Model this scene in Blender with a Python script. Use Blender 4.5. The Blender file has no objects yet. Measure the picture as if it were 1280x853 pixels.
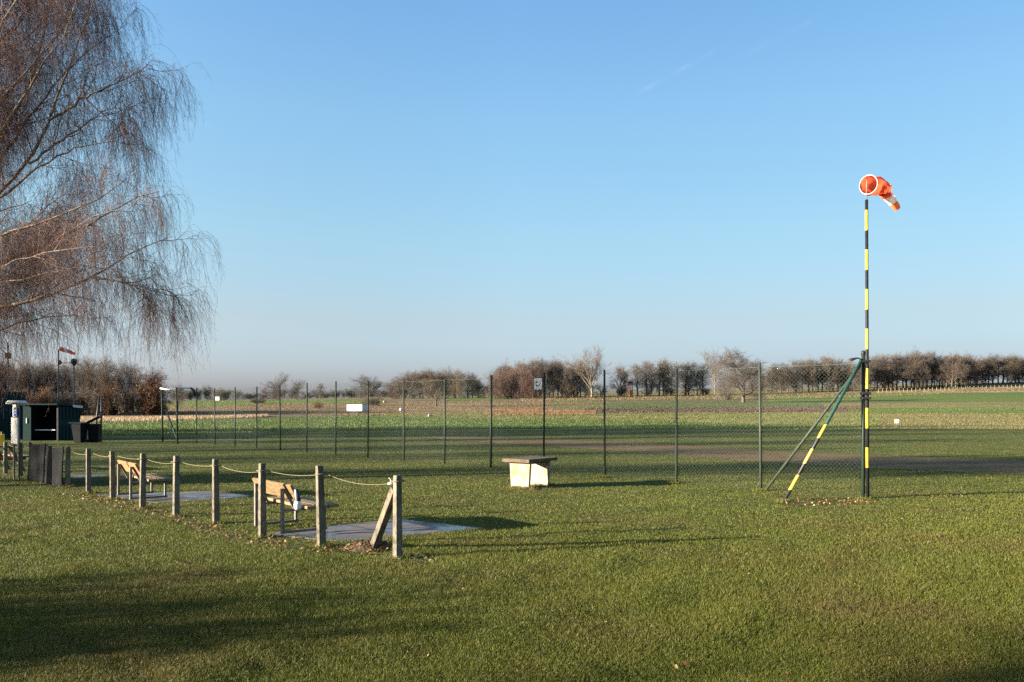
import bpy, bmesh, math, random
import numpy as np
from mathutils import Vector, Matrix

random.seed(7)
RNG = np.random.default_rng(11)
SC = bpy.context.scene
COL = SC.collection
R = math.radians
EYE, FPX, CX, HOR = 1.8, 1000.0, 640.0, 510.0        # eye height, focal length in photo pixels, horizon
SUN_AZ, SUN_EL = -106.5, 11.0                         # degrees clockwise from the viewing direction

# ------------------------------------------------------------------ terrain
def smooth_noise(x, y, s, ph=0.0):
    return (np.sin(x / s * 1.7 + ph) * np.cos(y / s * 1.3 + ph * 2.1) + 0.6 * np.sin(x / s * 0.63 - y / s * 1.1 + ph * 3.3)
            + 0.4 * np.sin(x / s * 3.1 + y / s * 2.3 + ph)) / 2.0

def terr(x, y):
    x = np.asarray(x, float); y = np.asarray(y, float)
    t = np.clip(y, -50, 700) - 100.0
    rise = 0.5 * (t + np.sqrt(t * t + 900.0)) - 0.5 * (-150 + math.sqrt(150 ** 2 + 900.0))
    hill = 3.2 * np.exp(-((x - 330) / 130.0) ** 2 - ((y - 500) / 75.0) ** 2)
    return rise * (0.024 + 0.00004 * np.clip(x, -400, 400)) + hill

def ground(px, row):
    """The point of the ground seen at a photo pixel (arrays allowed)."""
    px = np.asarray(px, float); row = np.asarray(row, float)
    u = (px - CX) / FPX
    lo = np.full(np.broadcast(px, row).shape, 2.0); hi = np.full(lo.shape, 695.0)
    for _ in range(40):
        m = 0.5 * (lo + hi)
        r = HOR - FPX * (terr(u * m, m) - EYE) / m
        far = r > row
        lo = np.where(far, m, lo); hi = np.where(far, hi, m)
    d = 0.5 * (lo + hi)
    return u * d, d, terr(u * d, d)

def at(px, row):
    x, y, z = ground(px, row)
    return Vector((float(x), float(y), float(z)))

def at_depth(px, row, d):
    return Vector(((px - CX) / FPX * d, d, EYE + (HOR - row) / FPX * d))

# ------------------------------------------------------------------ object helpers
def props(o, label=None, cat=None, group=None, kind=None):
    if label: o['label'] = label
    if cat: o['category'] = cat
    if group: o['group'] = group
    if kind: o['kind'] = kind
    return o

def empty(name, loc=(0, 0, 0), rz=0.0, **k):
    o = bpy.data.objects.new(name, None); COL.objects.link(o)
    o.location = loc; o.rotation_euler = (0, 0, rz); o.empty_display_size = 0.2
    return props(o, **k)

def link(name, me, mat=None, parent=None, loc=None, rz=None, smooth=False, **k):
    o = bpy.data.objects.new(name, me); COL.objects.link(o)
    mats = mat if isinstance(mat, (list, tuple)) else ([mat] if mat else [])
    for m in mats: me.materials.append(m)
    if parent: o.parent = parent
    if loc is not None: o.location = loc
    if rz is not None: o.rotation_euler = (0, 0, rz)
    if smooth: me.polygons.foreach_set('use_smooth', [True] * len(me.polygons))
    return props(o, **k)

def obj(name, bm, mat=None, parent=None, smooth=False, **k):
    me = bpy.data.meshes.new(name)
    bmesh.ops.recalc_face_normals(bm, faces=bm.faces[:])
    bm.to_mesh(me); bm.free()
    return link(name, me, mat, parent, smooth=smooth, **k)

def np_mesh(name, V, F):
    """V (n,3); F a list of index arrays (m,k)."""
    me = bpy.data.meshes.new(name)
    V = np.asarray(V, np.float32); me.vertices.add(len(V)); me.vertices.foreach_set('co', V.ravel())
    if not isinstance(F, list): F = [F]
    nl = sum(f.size for f in F); nf = sum(len(f) for f in F)
    me.loops.add(nl); me.polygons.add(nf)
    me.loops.foreach_set('vertex_index', np.concatenate([f.ravel() for f in F]).astype(np.int32))
    tot = np.concatenate([np.full(len(f), f.shape[1]) for f in F]).astype(np.int32)
    me.polygons.foreach_set('loop_start', (np.cumsum(tot) - tot).astype(np.int32))
    me.update(calc_edges=True)
    return me

def float_attr(me, name, vals):
    a = me.attributes.new(name, 'FLOAT', 'POINT'); a.data.foreach_set('value', np.asarray(vals, np.float32))

def box(bm, c, s, rot=None, bevel=0.0):
    m = Matrix.Translation(Vector(c)) @ (rot.to_4x4() if rot else Matrix.Identity(4)) @ Matrix.Diagonal((*s, 1))
    g = bmesh.ops.create_cube(bm, size=1.0, matrix=m)
    if bevel:
        ed = list({e for v in g['verts'] for e in v.link_edges})
        bmesh.ops.bevel(bm, geom=ed, offset=bevel, segments=2, profile=0.6, affect='EDGES')

def beam(bm, p0, p1, w, h, bevel=0.0, up=(0, 0, 1)):
    p0, p1 = Vector(p0), Vector(p1); d = p1 - p0; L = d.length; d.normalize()
    up = Vector(up)
    if abs(d.dot(up)) > 0.97: up = Vector((0, 1, 0))
    x = d.cross(up).normalized(); y = x.cross(d)
    rot = Matrix((x, d, y)).transposed()
    box(bm, (p0 + p1) / 2, (w, L, h), rot, bevel)

def tube_bm(bm, pts, rads, n=10, cap=True):
    pts = [Vector(p) for p in pts]
    if not hasattr(rads, '__len__'): rads = [rads] * len(pts)
    rings = []; ref = None
    for i, p in enumerate(pts):
        t = (pts[min(i + 1, len(pts) - 1)] - pts[max(i - 1, 0)]).normalized()
        if ref is None:
            ref = t.orthogonal().normalized()
        a = (ref - t * ref.dot(t)).normalized(); ref = a; b = t.cross(a)
        rings.append([bm.verts.new(p + (a * math.cos(2 * math.pi * k / n) + b * math.sin(2 * math.pi * k / n)) * rads[i]) for k in range(n)])
    for r0, r1 in zip(rings, rings[1:]):
        for k in range(n):
            bm.faces.new((r0[k], r0[(k + 1) % n], r1[(k + 1) % n], r1[k]))
    if cap:
        bm.faces.new(rings[0][::-1]); bm.faces.new(rings[-1])
    return rings

# ------------------------------------------------------------------ materials
def new_mat(name):
    m = bpy.data.materials.new(name); m.use_nodes = True
    nt = m.node_tree; return m, nt, nt.nodes['Principled BSDF'], nt.nodes, nt.links

def nd(nt, t, **k):
    n = nt.nodes.new(t)
    for a, v in k.items():
        if a.startswith('i_'): n.inputs[a[2:].replace('_', ' ')].default_value = v
        else: setattr(n, a, v)
    return n

def ramp(nt, stops, interp='LINEAR'):
    n = nt.nodes.new('ShaderNodeValToRGB'); e = n.color_ramp.elements; n.color_ramp.interpolation = interp
    while len(e) < len(stops): e.new(0.5)
    for i, (p, c) in enumerate(stops):
        e[i].position = p; e[i].color = (*c, 1) if len(c) == 3 else c
    return n

def noisy(name, stops, scale=8.0, rough=0.8, bump=0.0, bscale=40.0, coord='Object', detail=6.0, stretch=(1, 1, 1), spec=0.3, rand=0.0, metal=0.0):
    """Principled material: colour ramp over noise, small bump, optional per-object brightness change."""
    m, nt, p, N, L = new_mat(name)
    tc = nd(nt, 'ShaderNodeTexCoord'); mp = nd(nt, 'ShaderNodeMapping'); mp.inputs['Scale'].default_value = stretch
    if coord == 'World':
        g = nd(nt, 'ShaderNodeNewGeometry'); L.new(g.outputs['Position'], mp.inputs['Vector'])
    else:
        L.new(tc.outputs[coord], mp.inputs['Vector'])
    n = nd(nt, 'ShaderNodeTexNoise'); n.inputs['Scale'].default_value = scale; n.inputs['Detail'].default_value = detail
    n.inputs['Roughness'].default_value = 0.65
    L.new(mp.outputs[0], n.inputs['Vector'])
    r = ramp(nt, stops); L.new(n.outputs['Fac'], r.inputs['Fac'])
    out = r.outputs['Color']
    if rand:
        oi = nd(nt, 'ShaderNodeObjectInfo'); mr = nd(nt, 'ShaderNodeMapRange'); mr.inputs[3].default_value = 1 - rand; mr.inputs[4].default_value = 1 + rand
        L.new(oi.outputs['Random'], mr.inputs[0])
        hs = nd(nt, 'ShaderNodeHueSaturation'); L.new(mr.outputs[0], hs.inputs['Value']); L.new(out, hs.inputs['Color']); out = hs.outputs['Color']
    L.new(out, p.inputs['Base Color'])
    p.inputs['Roughness'].default_value = rough; p.inputs['Specular IOR Level'].default_value = spec; p.inputs['Metallic'].default_value = metal
    if bump:
        n2 = nd(nt, 'ShaderNodeTexNoise'); n2.inputs['Scale'].default_value = bscale; n2.inputs['Detail'].default_value = 5
        L.new(mp.outputs[0], n2.inputs['Vector'])
        b = nd(nt, 'ShaderNodeBump'); b.inputs['Strength'].default_value = min(1, bump); b.inputs['Distance'].default_value = 0.02
        L.new(n2.outputs['Fac'], b.inputs['Height']); L.new(b.outputs[0], p.inputs['Normal'])
    return m

def blade_mat(name, stops, patch=None, pscale=0.25, trans=0.3, rough=0.55):
    """Foliage: colour from the per-blade value 'rnd', shifted by world-space patches; part of the light passes through."""
    m, nt, p, N, L = new_mat(name)
    at_ = nd(nt, 'ShaderNodeAttribute', attribute_name='rnd')
    r = ramp(nt, stops); L.new(at_.outputs['Fac'], r.inputs['Fac']); col = r.outputs['Color']
    if patch:
        g = nd(nt, 'ShaderNodeNewGeometry')
        n = nd(nt, 'ShaderNodeTexNoise'); n.inputs['Scale'].default_value = pscale; n.inputs['Detail'].default_value = 4
        L.new(g.outputs['Position'], n.inputs['Vector'])
        rr = ramp(nt, [(0.48, (0, 0, 0)), (0.70, (1, 1, 1))]); L.new(n.outputs['Fac'], rr.inputs['Fac'])
        mx = nd(nt, 'ShaderNodeMix', data_type='RGBA'); L.new(rr.outputs['Color'], mx.inputs['Factor'])
        L.new(col, mx.inputs['A']); 
        r2 = ramp(nt, patch); L.new(at_.outputs['Fac'], r2.inputs['Fac']); L.new(r2.outputs['Color'], mx.inputs['B']); col = mx.outputs['Result']
    L.new(col, p.inputs['Base Color']); p.inputs['Roughness'].default_value = rough; p.inputs['Specular IOR Level'].default_value = 0.25
    t = nd(nt, 'ShaderNodeBsdfTranslucent'); L.new(col, t.inputs['Color'])
    ms = nd(nt, 'ShaderNodeMixShader'); ms.inputs[0].default_value = trans
    L.new(p.outputs[0], ms.inputs[1]); L.new(t.outputs[0], ms.inputs[2]); L.new(ms.outputs[0], N['Material Output'].inputs['Surface'])
    return m

M = {}
M['concrete'] = noisy('weathered_concrete', [(0.30, (0.033, 0.030, 0.023)), (0.42, (0.08, 0.071, 0.054)), (0.53, (0.135, 0.119, 0.09)), (0.64, (0.17, 0.15, 0.115)), (0.71, (0.21, 0.145, 0.03))], 13, 0.9, 0.8, 60, rand=0.2, spec=0.1, stretch=(1, 1, .45))
M['rope'] = noisy('old_rope', [(0.3, (0.11, 0.095, 0.05)), (0.7, (0.19, 0.165, 0.09))], 30, 0.9)
M['bench_wood'] = noisy('bench_wood', [(0.3, (0.07, 0.042, 0.018)), (0.52, (0.155, 0.098, 0.045)), (0.8, (0.22, 0.155, 0.085))], 5, 0.75, 0.3, 30, stretch=(1, 9, 9))
M['red_wood'] = noisy('reddish_wood', [(0.25, (0.15, 0.06, 0.025)), (0.55, (0.31, 0.13, 0.055)), (0.8, (0.33, 0.19, 0.09))], 5, 0.75, 0.3, 30, stretch=(1, 9, 9))
M['seat_wood'] = noisy('weathered_seat_wood', [(0.25, (0.09, 0.06, 0.035)), (0.6, (0.22, 0.155, 0.08)), (0.8, (0.33, 0.26, 0.15))], 5, 0.8, 0.3, 30, stretch=(1, 9, 9))
M['steel'] = noisy('weathered_steel', [(0.3, (0.085, 0.08, 0.07)), (0.7, (0.17, 0.16, 0.14))], 14, 0.75, 0.1, spec=0.25)
M['table_white'] = noisy('pale_concrete', [(0.28, (0.13, 0.085, 0.035)), (0.40, (0.20, 0.155, 0.085)), (0.5, (0.25, 0.225, 0.165)), (0.7, (0.29, 0.27, 0.21))], 4, 0.85, 0.3, 50)
M['table_top'] = noisy('aged_board', [(0.3, (0.045, 0.034, 0.022)), (0.6, (0.10, 0.075, 0.045)), (0.75, (0.2, 0.15, 0.09))], 7, 0.85, 0.3, 40)
M['dark_green'] = noisy('dark_green_paint', [(0.3, (0.005, 0.02, 0.021)), (0.7, (0.009, 0.03, 0.03))], 6, 0.75, 0.1, spec=0.1)
M['dark_inside'] = noisy('dark_inside', [(0.3, (0.01, 0.011, 0.012)), (0.7, (0.02, 0.02, 0.02))], 6, 0.9)
M['shelf'] = noisy('shelf_board', [(0.3, (0.42, 0.42, 0.40)), (0.7, (0.6, 0.6, 0.57))], 6, 0.7)
M['white'] = noisy('white_paint', [(0.25, (0.50, 0.49, 0.45)), (0.7, (0.66, 0.65, 0.62))], 6, 0.6)
M['blue'] = noisy('blue_sign_paint', [(0.3, (0.025, 0.10, 0.33)), (0.7, (0.035, 0.13, 0.4))], 6, 0.45)
M['black'] = noisy('black_plastic', [(0.3, (0.012, 0.012, 0.014)), (0.7, (0.028, 0.028, 0.03))], 6, 0.55)
M['bin'] = noisy('bin_plastic', [(0.3, (0.004, 0.006, 0.009)), (0.7, (0.008, 0.010, 0.013))], 6, 0.7, spec=0.1)
M['sheet'] = noisy('rubber_sheet', [(0.3, (0.006, 0.007, 0.008)), (0.55, (0.010, 0.011, 0.012)), (0.75, (0.026, 0.027, 0.027))], 5, 0.9, 0.3, 20, stretch=(1, 1, 0.4), spec=0.08)
M['old_wood'] = noisy('old_dark_wood', [(0.3, (0.07, 0.045, 0.025)), (0.7, (0.19, 0.13, 0.08))], 6, 0.85, 0.3)
M['yellow'] = noisy('yellow_plastic', [(0.3, (0.62, 0.40, 0.02)), (0.7, (0.74, 0.5, 0.04))], 6, 0.45)
M['fence_green'] = noisy('fence_green_paint', [(0.3, (0.007, 0.016, 0.011)), (0.62, (0.013, 0.026, 0.017)), (0.8, (0.04, 0.04, 0.03))], 22, 0.6, 0.1)
M['fence_grey'] = noisy('worn_green_tube', [(0.3, (0.016, 0.026, 0.018)), (0.62, (0.036, 0.046, 0.033)), (0.8, (0.075, 0.07, 0.055))], 22, 0.65, 0.1)
M['wire'] = noisy('green_wire', [(0.3, (0.03, 0.042, 0.03)), (0.7, (0.06, 0.07, 0.05))], 20, 0.6)
M['pole_grey'] = noisy('grey_mast_paint', [(0.3, (0.06, 0.06, 0.06)), (0.7, (0.11, 0.105, 0.10))], 9, 0.6)
M['soil'] = noisy('bare_soil', [(0.25, (0.025, 0.018, 0.011)), (0.5, (0.075, 0.05, 0.028)), (0.72, (0.15, 0.085, 0.04))], 7, 0.95, 1.0, 25)
M['leaf'] = blade_mat('dead_leaf', [(0.0, (0.05, 0.025, 0.012)), (0.4, (0.13, 0.065, 0.026)), (0.75, (0.24, 0.14, 0.055)), (1.0, (0.5, 0.4, 0.2))], trans=0.25)
M['trailer'] = M['white']
M['render'] = noisy('house_render', [(0.3, (0.26, 0.25, 0.23)), (0.7, (0.36, 0.35, 0.32))], 1, 0.9)
M['brick'] = noisy('red_brick', [(0.3, (0.24, 0.09, 0.06)), (0.7, (0.36, 0.16, 0.11))], 6, 0.85)
M['roof'] = noisy('dark_roof', [(0.3, (0.018, 0.016, 0.016)), (0.7, (0.034, 0.03, 0.029))], 6, 0.95, spec=0.03)
M['glass'] = noisy('dark_pane', [(0.3, (0.02, 0.025, 0.03)), (0.7, (0.03, 0.035, 0.04))], 2, 0.15, spec=0.6)
M['bark'] = noisy('grey_bark', [(0.3, (0.045, 0.036, 0.029)), (0.7, (0.10, 0.082, 0.064))], 3, 0.9, rand=0.2)
M['pale_bark'] = noisy('pale_bark', [(0.3, (0.12, 0.10, 0.075)), (0.7, (0.22, 0.19, 0.145))], 3, 0.85)
M['twig'] = noisy('brown_twigs', [(0.3, (0.066, 0.052, 0.041)), (0.7, (0.125, 0.10, 0.078))], 0.5, 0.9, rand=0.25)
M['red_twig'] = noisy('russet_twigs', [(0.3, (0.074, 0.045, 0.037)), (0.7, (0.128, 0.078, 0.063))], 0.5, 0.9, rand=0.25)
M['tan_twig'] = noisy('tan_twigs', [(0.3, (0.085, 0.062, 0.042)), (0.7, (0.155, 0.115, 0.078))], 0.5, 0.9, rand=0.25)
M['rust_leaf'] = noisy('rust_leaves', [(0.3, (0.07, 0.035, 0.018)), (0.7, (0.14, 0.072, 0.036))], 0.7, 0.9, rand=0.2)
M['evergreen'] = noisy('dark_evergreen', [(0.3, (0.018, 0.025, 0.014)), (0.7, (0.045, 0.05, 0.026))], 0.7, 0.9, rand=0.2)
M['birch_bark'] = noisy('birch_bark', [(0.28, (0.06, 0.04, 0.03)), (0.45, (0.18, 0.135, 0.095)), (0.7, (0.36, 0.29, 0.205))], 7, 0.8, 0.2, 20)
M['birch_branch'] = noisy('birch_branches', [(0.3, (0.10, 0.065, 0.045)), (0.7, (0.26, 0.18, 0.12))], 3, 0.85)
M['birch_twig'] = noisy('birch_twigs', [(0.3, (0.074, 0.039, 0.031)), (0.7, (0.135, 0.073, 0.055))], 1.2, 0.8)

def pad_material():
    m, nt, p, N, L = new_mat('damp_concrete_slabs')
    tc = nd(nt, 'ShaderNodeTexCoord')
    br = nd(nt, 'ShaderNodeTexBrick'); br.offset = 0.0; br.inputs['Scale'].default_value = 1.0
    br.inputs['Brick Width'].default_value = 1.0; br.inputs['Row Height'].default_value = 1.0; br.inputs['Mortar Size'].default_value = 0.02
    br.inputs['Color1'].default_value = (0.10, 0.083, 0.072, 1); br.inputs['Color2'].default_value = (0.155, 0.128, 0.108, 1); br.inputs['Mortar'].default_value = (0.03, 0.028, 0.02, 1)
    L.new(tc.outputs['Object'], br.inputs['Vector'])
    n = nd(nt, 'ShaderNodeTexNoise'); n.inputs['Scale'].default_value = 1.6; n.inputs['Detail'].default_value = 7
    L.new(tc.outputs['Object'], n.inputs['Vector'])
    mx = nd(nt, 'ShaderNodeMix', data_type='RGBA', blend_type='MULTIPLY'); mx.inputs['Factor'].default_value = 1
    rr = ramp(nt, [(0.35, (0.55, 0.55, 0.58)), (0.65, (1.1, 1.05, 1.0))]); L.new(n.outputs['Fac'], rr.inputs['Fac'])
    L.new(br.outputs['Color'], mx.inputs['A']); L.new(rr.outputs['Color'], mx.inputs['B']); L.new(mx.outputs['Result'], p.inputs['Base Color'])
    r2 = ramp(nt, [(0.40, (0.22, 0.22, 0.22)), (0.56, (0.75, 0.75, 0.75))]); L.new(n.outputs['Fac'], r2.inputs['Fac']); L.new(r2.outputs['Color'], p.inputs['Roughness'])
    b = nd(nt, 'ShaderNodeBump'); b.inputs['Strength'].default_value = 0.25; b.inputs['Distance'].default_value = 0.01
    n3 = nd(nt, 'ShaderNodeTexNoise'); n3.inputs['Scale'].default_value = 30; L.new(tc.outputs['Object'], n3.inputs['Vector'])
    L.new(n3.outputs['Fac'], b.inputs['Height']); L.new(b.outputs[0], p.inputs['Normal'])
    return m
M['pad'] = pad_material()

def striped_mast():
    m, nt, p, N, L = new_mat('yellow_and_black_paint')
    tc = nd(nt, 'ShaderNodeTexCoord'); sx = nd(nt, 'ShaderNodeSeparateXYZ'); L.new(tc.outputs['Object'], sx.inputs[0])
    a = nd(nt, 'ShaderNodeMath', operation='SUBTRACT'); a.inputs[1].default_value = 0.63; L.new(sx.outputs['Z'], a.inputs[0])
    d = nd(nt, 'ShaderNodeMath', operation='DIVIDE'); d.inputs[1].default_value = 0.7715; L.new(a.outputs[0], d.inputs[0])
    f = nd(nt, 'ShaderNodeMath', operation='FRACT'); L.new(d.outputs[0], f.inputs[0])
    c = nd(nt, 'ShaderNodeMath', operation='LESS_THAN'); c.inputs[1].default_value = 0.515; L.new(f.outputs[0], c.inputs[0])
    lo = nd(nt, 'ShaderNodeMath', operation='GREATER_THAN'); lo.inputs[1].default_value = 0.6; L.new(sx.outputs['Z'], lo.inputs[0])
    mu = nd(nt, 'ShaderNodeMath', operation='MULTIPLY'); L.new(c.outputs[0], mu.inputs[0]); L.new(lo.outputs[0], mu.inputs[1])
    n = nd(nt, 'ShaderNodeTexNoise'); n.inputs['Scale'].default_value = 18; L.new(tc.outputs['Object'], n.inputs['Vector'])
    y = ramp(nt, [(0.3, (0.34, 0.25, 0.025)), (0.6, (0.46, 0.36, 0.05))]); k = ramp(nt, [(0.3, (0.006, 0.0065, 0.008)), (0.7, (0.014, 0.015, 0.018))])
    L.new(n.outputs['Fac'], y.inputs['Fac']); L.new(n.outputs['Fac'], k.inputs['Fac'])
    mx = nd(nt, 'ShaderNodeMix', data_type='RGBA'); L.new(mu.outputs[0], mx.inputs['Factor']); L.new(k.outputs['Color'], mx.inputs['A']); L.new(y.outputs['Color'], mx.inputs['B'])
    L.new(mx.outputs['Result'], p.inputs['Base Color']); p.inputs['Roughness'].default_value = 0.6; p.inputs['Specular IOR Level'].default_value = 0.2
    return m
M['mast'] = striped_mast()

def striped_strut():
    m, nt, p, N, L = new_mat('green_yellow_black_strut_paint')
    tc = nd(nt, 'ShaderNodeTexCoord'); sx = nd(nt, 'ShaderNodeSeparateXYZ'); L.new(tc.outputs['Generated'], sx.inputs[0])
    K, Y, G = (0.009, 0.009, 0.011), (0.43, 0.33, 0.04), (0.016, 0.06, 0.042)
    r = ramp(nt, [(0.0, K), (0.095, Y), (0.197, K), (0.277, Y), (0.376, K), (0.452, Y), (0.545, G)], 'CONSTANT')
    L.new(sx.outputs['Z'], r.inputs['Fac']); L.new(r.outputs['Color'], p.inputs['Base Color']); p.inputs['Roughness'].default_value = 0.5
    return m
M['strut'] = striped_strut()

def cloth(name, c):
    m, nt, p, N, L = new_mat(name)
    p.inputs['Base Color'].default_value = (*c, 1); p.inputs['Roughness'].default_value = 0.7
    tc = nd(nt, 'ShaderNodeTexCoord'); n = nd(nt, 'ShaderNodeTexNoise'); n.inputs['Scale'].default_value = 9; L.new(tc.outputs['Object'], n.inputs['Vector'])
    hs = nd(nt, 'ShaderNodeHueSaturation'); hs.inputs['Color'].default_value = (*c, 1)
    mr = nd(nt, 'ShaderNodeMapRange'); mr.inputs[1].default_value = 0.3; mr.inputs[2].default_value = 0.7; mr.inputs[3].default_value = 0.75; mr.inputs[4].default_value = 1.15
    L.new(n.outputs['Fac'], mr.inputs[0]); L.new(mr.outputs[0], hs.inputs['Value']); L.new(hs.outputs[0], p.inputs['Base Color'])
    t = nd(nt, 'ShaderNodeBsdfTranslucent'); L.new(hs.outputs[0], t.inputs['Color'])
    ms = nd(nt, 'ShaderNodeMixShader'); ms.inputs[0].default_value = 0.5
    L.new(p.outputs[0], ms.inputs[1]); L.new(t.outputs[0], ms.inputs[2]); L.new(ms.outputs[0], N['Material Output'].inputs['Surface'])
    return m
M['sock_red'] = cloth('orange_red_cloth', (0.85, 0.17, 0.07))
M['sock_orange'] = cloth('faded_orange_cloth', (0.85, 0.30, 0.11))
M['sock_white'] = cloth('white_cloth', (0.82, 0.80, 0.76))
M['ring_white'] = M['white']

# ------------------------------------------------------------------ ground sheet and fields
def ground_material():
    m, nt, p, N, L = new_mat('ground_turf')
    g = nd(nt, 'ShaderNodeNewGeometry')
    n = nd(nt, 'ShaderNodeTexNoise'); n.inputs['Scale'].default_value = 0.35; n.inputs['Detail'].default_value = 8; n.inputs['Roughness'].default_value = 0.7
    L.new(g.outputs['Position'], n.inputs['Vector'])
    r = ramp(nt, [(0.3, (0.040, 0.052, 0.011)), (0.5, (0.062, 0.074, 0.016)), (0.66, (0.085, 0.08, 0.022)), (0.8, (0.09, 0.068, 0.03))])
    L.new(n.outputs['Fac'], r.inputs['Fac'])
    r2 = ramp(nt, [(0.3, (0.085, 0.10, 0.035)), (0.5, (0.15, 0.13, 0.06)), (0.7, (0.22, 0.16, 0.09))]); L.new(n.outputs['Fac'], r2.inputs['Fac'])
    sx = nd(nt, 'ShaderNodeSeparateXYZ'); L.new(g.outputs['Position'], sx.inputs[0])
    mr = nd(nt, 'ShaderNodeMapRange'); mr.inputs[1].default_value = 70; mr.inputs[2].default_value = 84; L.new(sx.outputs['Y'], mr.inputs[0])
    mx = nd(nt, 'ShaderNodeMix', data_type='RGBA'); L.new(mr.outputs[0], mx.inputs['Factor']); L.new(r.outputs['Color'], mx.inputs['A']); L.new(r2.outputs['Color'], mx.inputs['B'])
    L.new(mx.outputs['Result'], p.inputs['Base Color']); p.inputs['Roughness'].default_value = 0.95; p.inputs['Specular IOR Level'].default_value = 0.1
    n2 = nd(nt, 'ShaderNodeTexNoise'); n2.inputs['Scale'].default_value = 12; n2.inputs['Detail'].default_value = 6; L.new(g.outputs['Position'], n2.inputs['Vector'])
    b = nd(nt, 'ShaderNodeBump'); b.inputs['Strength'].default_value = 0.9; b.inputs['Distance'].default_value = 0.05
    L.new(n2.outputs['Fac'], b.inputs['Height']); L.new(b.outputs[0], p.inputs['Normal'])
    return m
M['ground'] = ground_material()

ys = np.concatenate([np.linspace(-120, 0, 13), np.linspace(4, 120, 60), np.linspace(125, 720, 90), np.array([800, 1000, 1500, 2500, 4000])])
xs = np.concatenate([np.array([-4000, -2000, -1000, -600]), np.linspace(-450, -110, 20), np.linspace(-100, 100, 51), np.linspace(110, 450, 20), np.array([600, 1000, 2000, 4000])])
XX, YY = np.meshgrid(xs, ys); V = np.stack([XX, YY, terr(XX, YY)], -1).reshape(-1, 3)
nx, ny = len(xs), len(ys); I = np.arange(nx * ny).reshape(ny, nx)
link('ground', np_mesh('ground', V, np.stack([I[:-1, :-1], I[:-1, 1:], I[1:, 1:], I[1:, :-1]], -1).reshape(-1, 4)), M['ground'], smooth=True, kind='structure')

def curve(c, px):
    c = sorted(c); return np.interp(px, [a for a, _ in c], [b for _, b in c])

LAYER = [0]
def band(name, near, far, mat, nseg=110, nv=7, wob=0.25):
    """A field sheet between two edge lines of the ground."""
    LAYER[0] += 1; dz = 0.01 + 0.004 * LAYER[0] if name != 'dirt_track' else 0.008
    a = max(min(p for p, _ in near), min(p for p, _ in far)); b = min(max(p for p, _ in near), max(p for p, _ in far))
    px = np.linspace(a, b, nseg); n = curve(near, px); f = curve(far, px)
    rg = np.random.default_rng(100 + LAYER[0])
    sm = lambda: np.convolve(rg.normal(0, 1, nseg + 4), [.2, .2, .2, .2, .2], 'valid') * wob
    n = n + sm(); f = np.minimum(f + sm(), n - 0.2)
    w = np.linspace(0, 1, nv)[:, None]
    xn, yn, _ = ground(px, n); xf, yf, _ = ground(px, f)
    X = xn * (1 - w) + xf * w; Y = yn * (1 - w) + yf * w
    V = np.stack([X, Y, terr(X, Y) + dz], -1).reshape(-1, 3); I = np.arange(nv * nseg).reshape(nv, nseg)
    return link(name, np_mesh(name, V, np.stack([I[:-1, :-1], I[:-1, 1:], I[1:, 1:], I[1:, :-1]], -1).reshape(-1, 4)), mat, kind='structure', smooth=True)

def dim(stops, k):
    return [(p, tuple(v * k for v in c)) for p, c in stops]
def field_mat(name, stops, scale=0.12, stretch=(0.35, 1, 1), bump=0.8, bscale=2.0):
    stops = dim(stops, 0.68)
    return noisy(name, stops, scale, 0.95, bump, bscale, coord='World', stretch=stretch, spec=0.1, detail=8)
F = {}
F['crop'] = field_mat('crop_soil', [(0.3, (0.075, 0.115, 0.025)), (0.55, (0.10, 0.14, 0.035)), (0.75, (0.16, 0.16, 0.06))])
F['stubble'] = field_mat('stubble_soil', [(0.3, (0.16, 0.14, 0.05)), (0.5, (0.24, 0.19, 0.08)), (0.75, (0.30, 0.23, 0.11))])
F['reed'] = field_mat('dry_reed_soil', [(0.3, (0.30, 0.21, 0.13)), (0.7, (0.46, 0.34, 0.22))])
F['brown'] = field_mat('brown_meadow', [(0.3, (0.10, 0.085, 0.045)), (0.5, (0.20, 0.145, 0.075)), (0.72, (0.27, 0.175, 0.095))], 0.07)
F['plough'] = field_mat('reddish_heath', [(0.3, (0.075, 0.05, 0.038)), (0.7, (0.14, 0.09, 0.062))])
F['orange'] = field_mat('orange_grass', [(0.3, (0.22, 0.13, 0.06)), (0.7, (0.36, 0.215, 0.10))])
F['green'] = field_mat('young_green_crop', [(0.3, (0.095, 0.14, 0.025)), (0.7, (0.14, 0.18, 0.04))], 0.05)
F['teal'] = field_mat('bright_green_crop', [(0.3, (0.06, 0.125, 0.035)), (0.7, (0.08, 0.15, 0.045))], 0.05)
F['olive'] = field_mat('olive_pasture', [(0.3, (0.085, 0.095, 0.035)), (0.7, (0.16, 0.14, 0.06))], 0.06)
F['yellow'] = field_mat('yellowed_pasture', [(0.3, (0.15, 0.15, 0.05)), (0.7, (0.25, 0.21, 0.09))], 0.08)
F['pale'] = field_mat('pale_stubble', [(0.3, (0.34, 0.26, 0.17)), (0.7, (0.44, 0.35, 0.24))], 0.06)
F['track'] = noisy('track_soil', [(0.3, (0.075, 0.050, 0.025)), (0.55, (0.13, 0.088, 0.045)), (0.75, (0.09, 0.08, 0.026))], 0.8, 0.95, 0.8, 10, coord='World', stretch=(1, 1, 1), spec=0.1)

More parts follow.
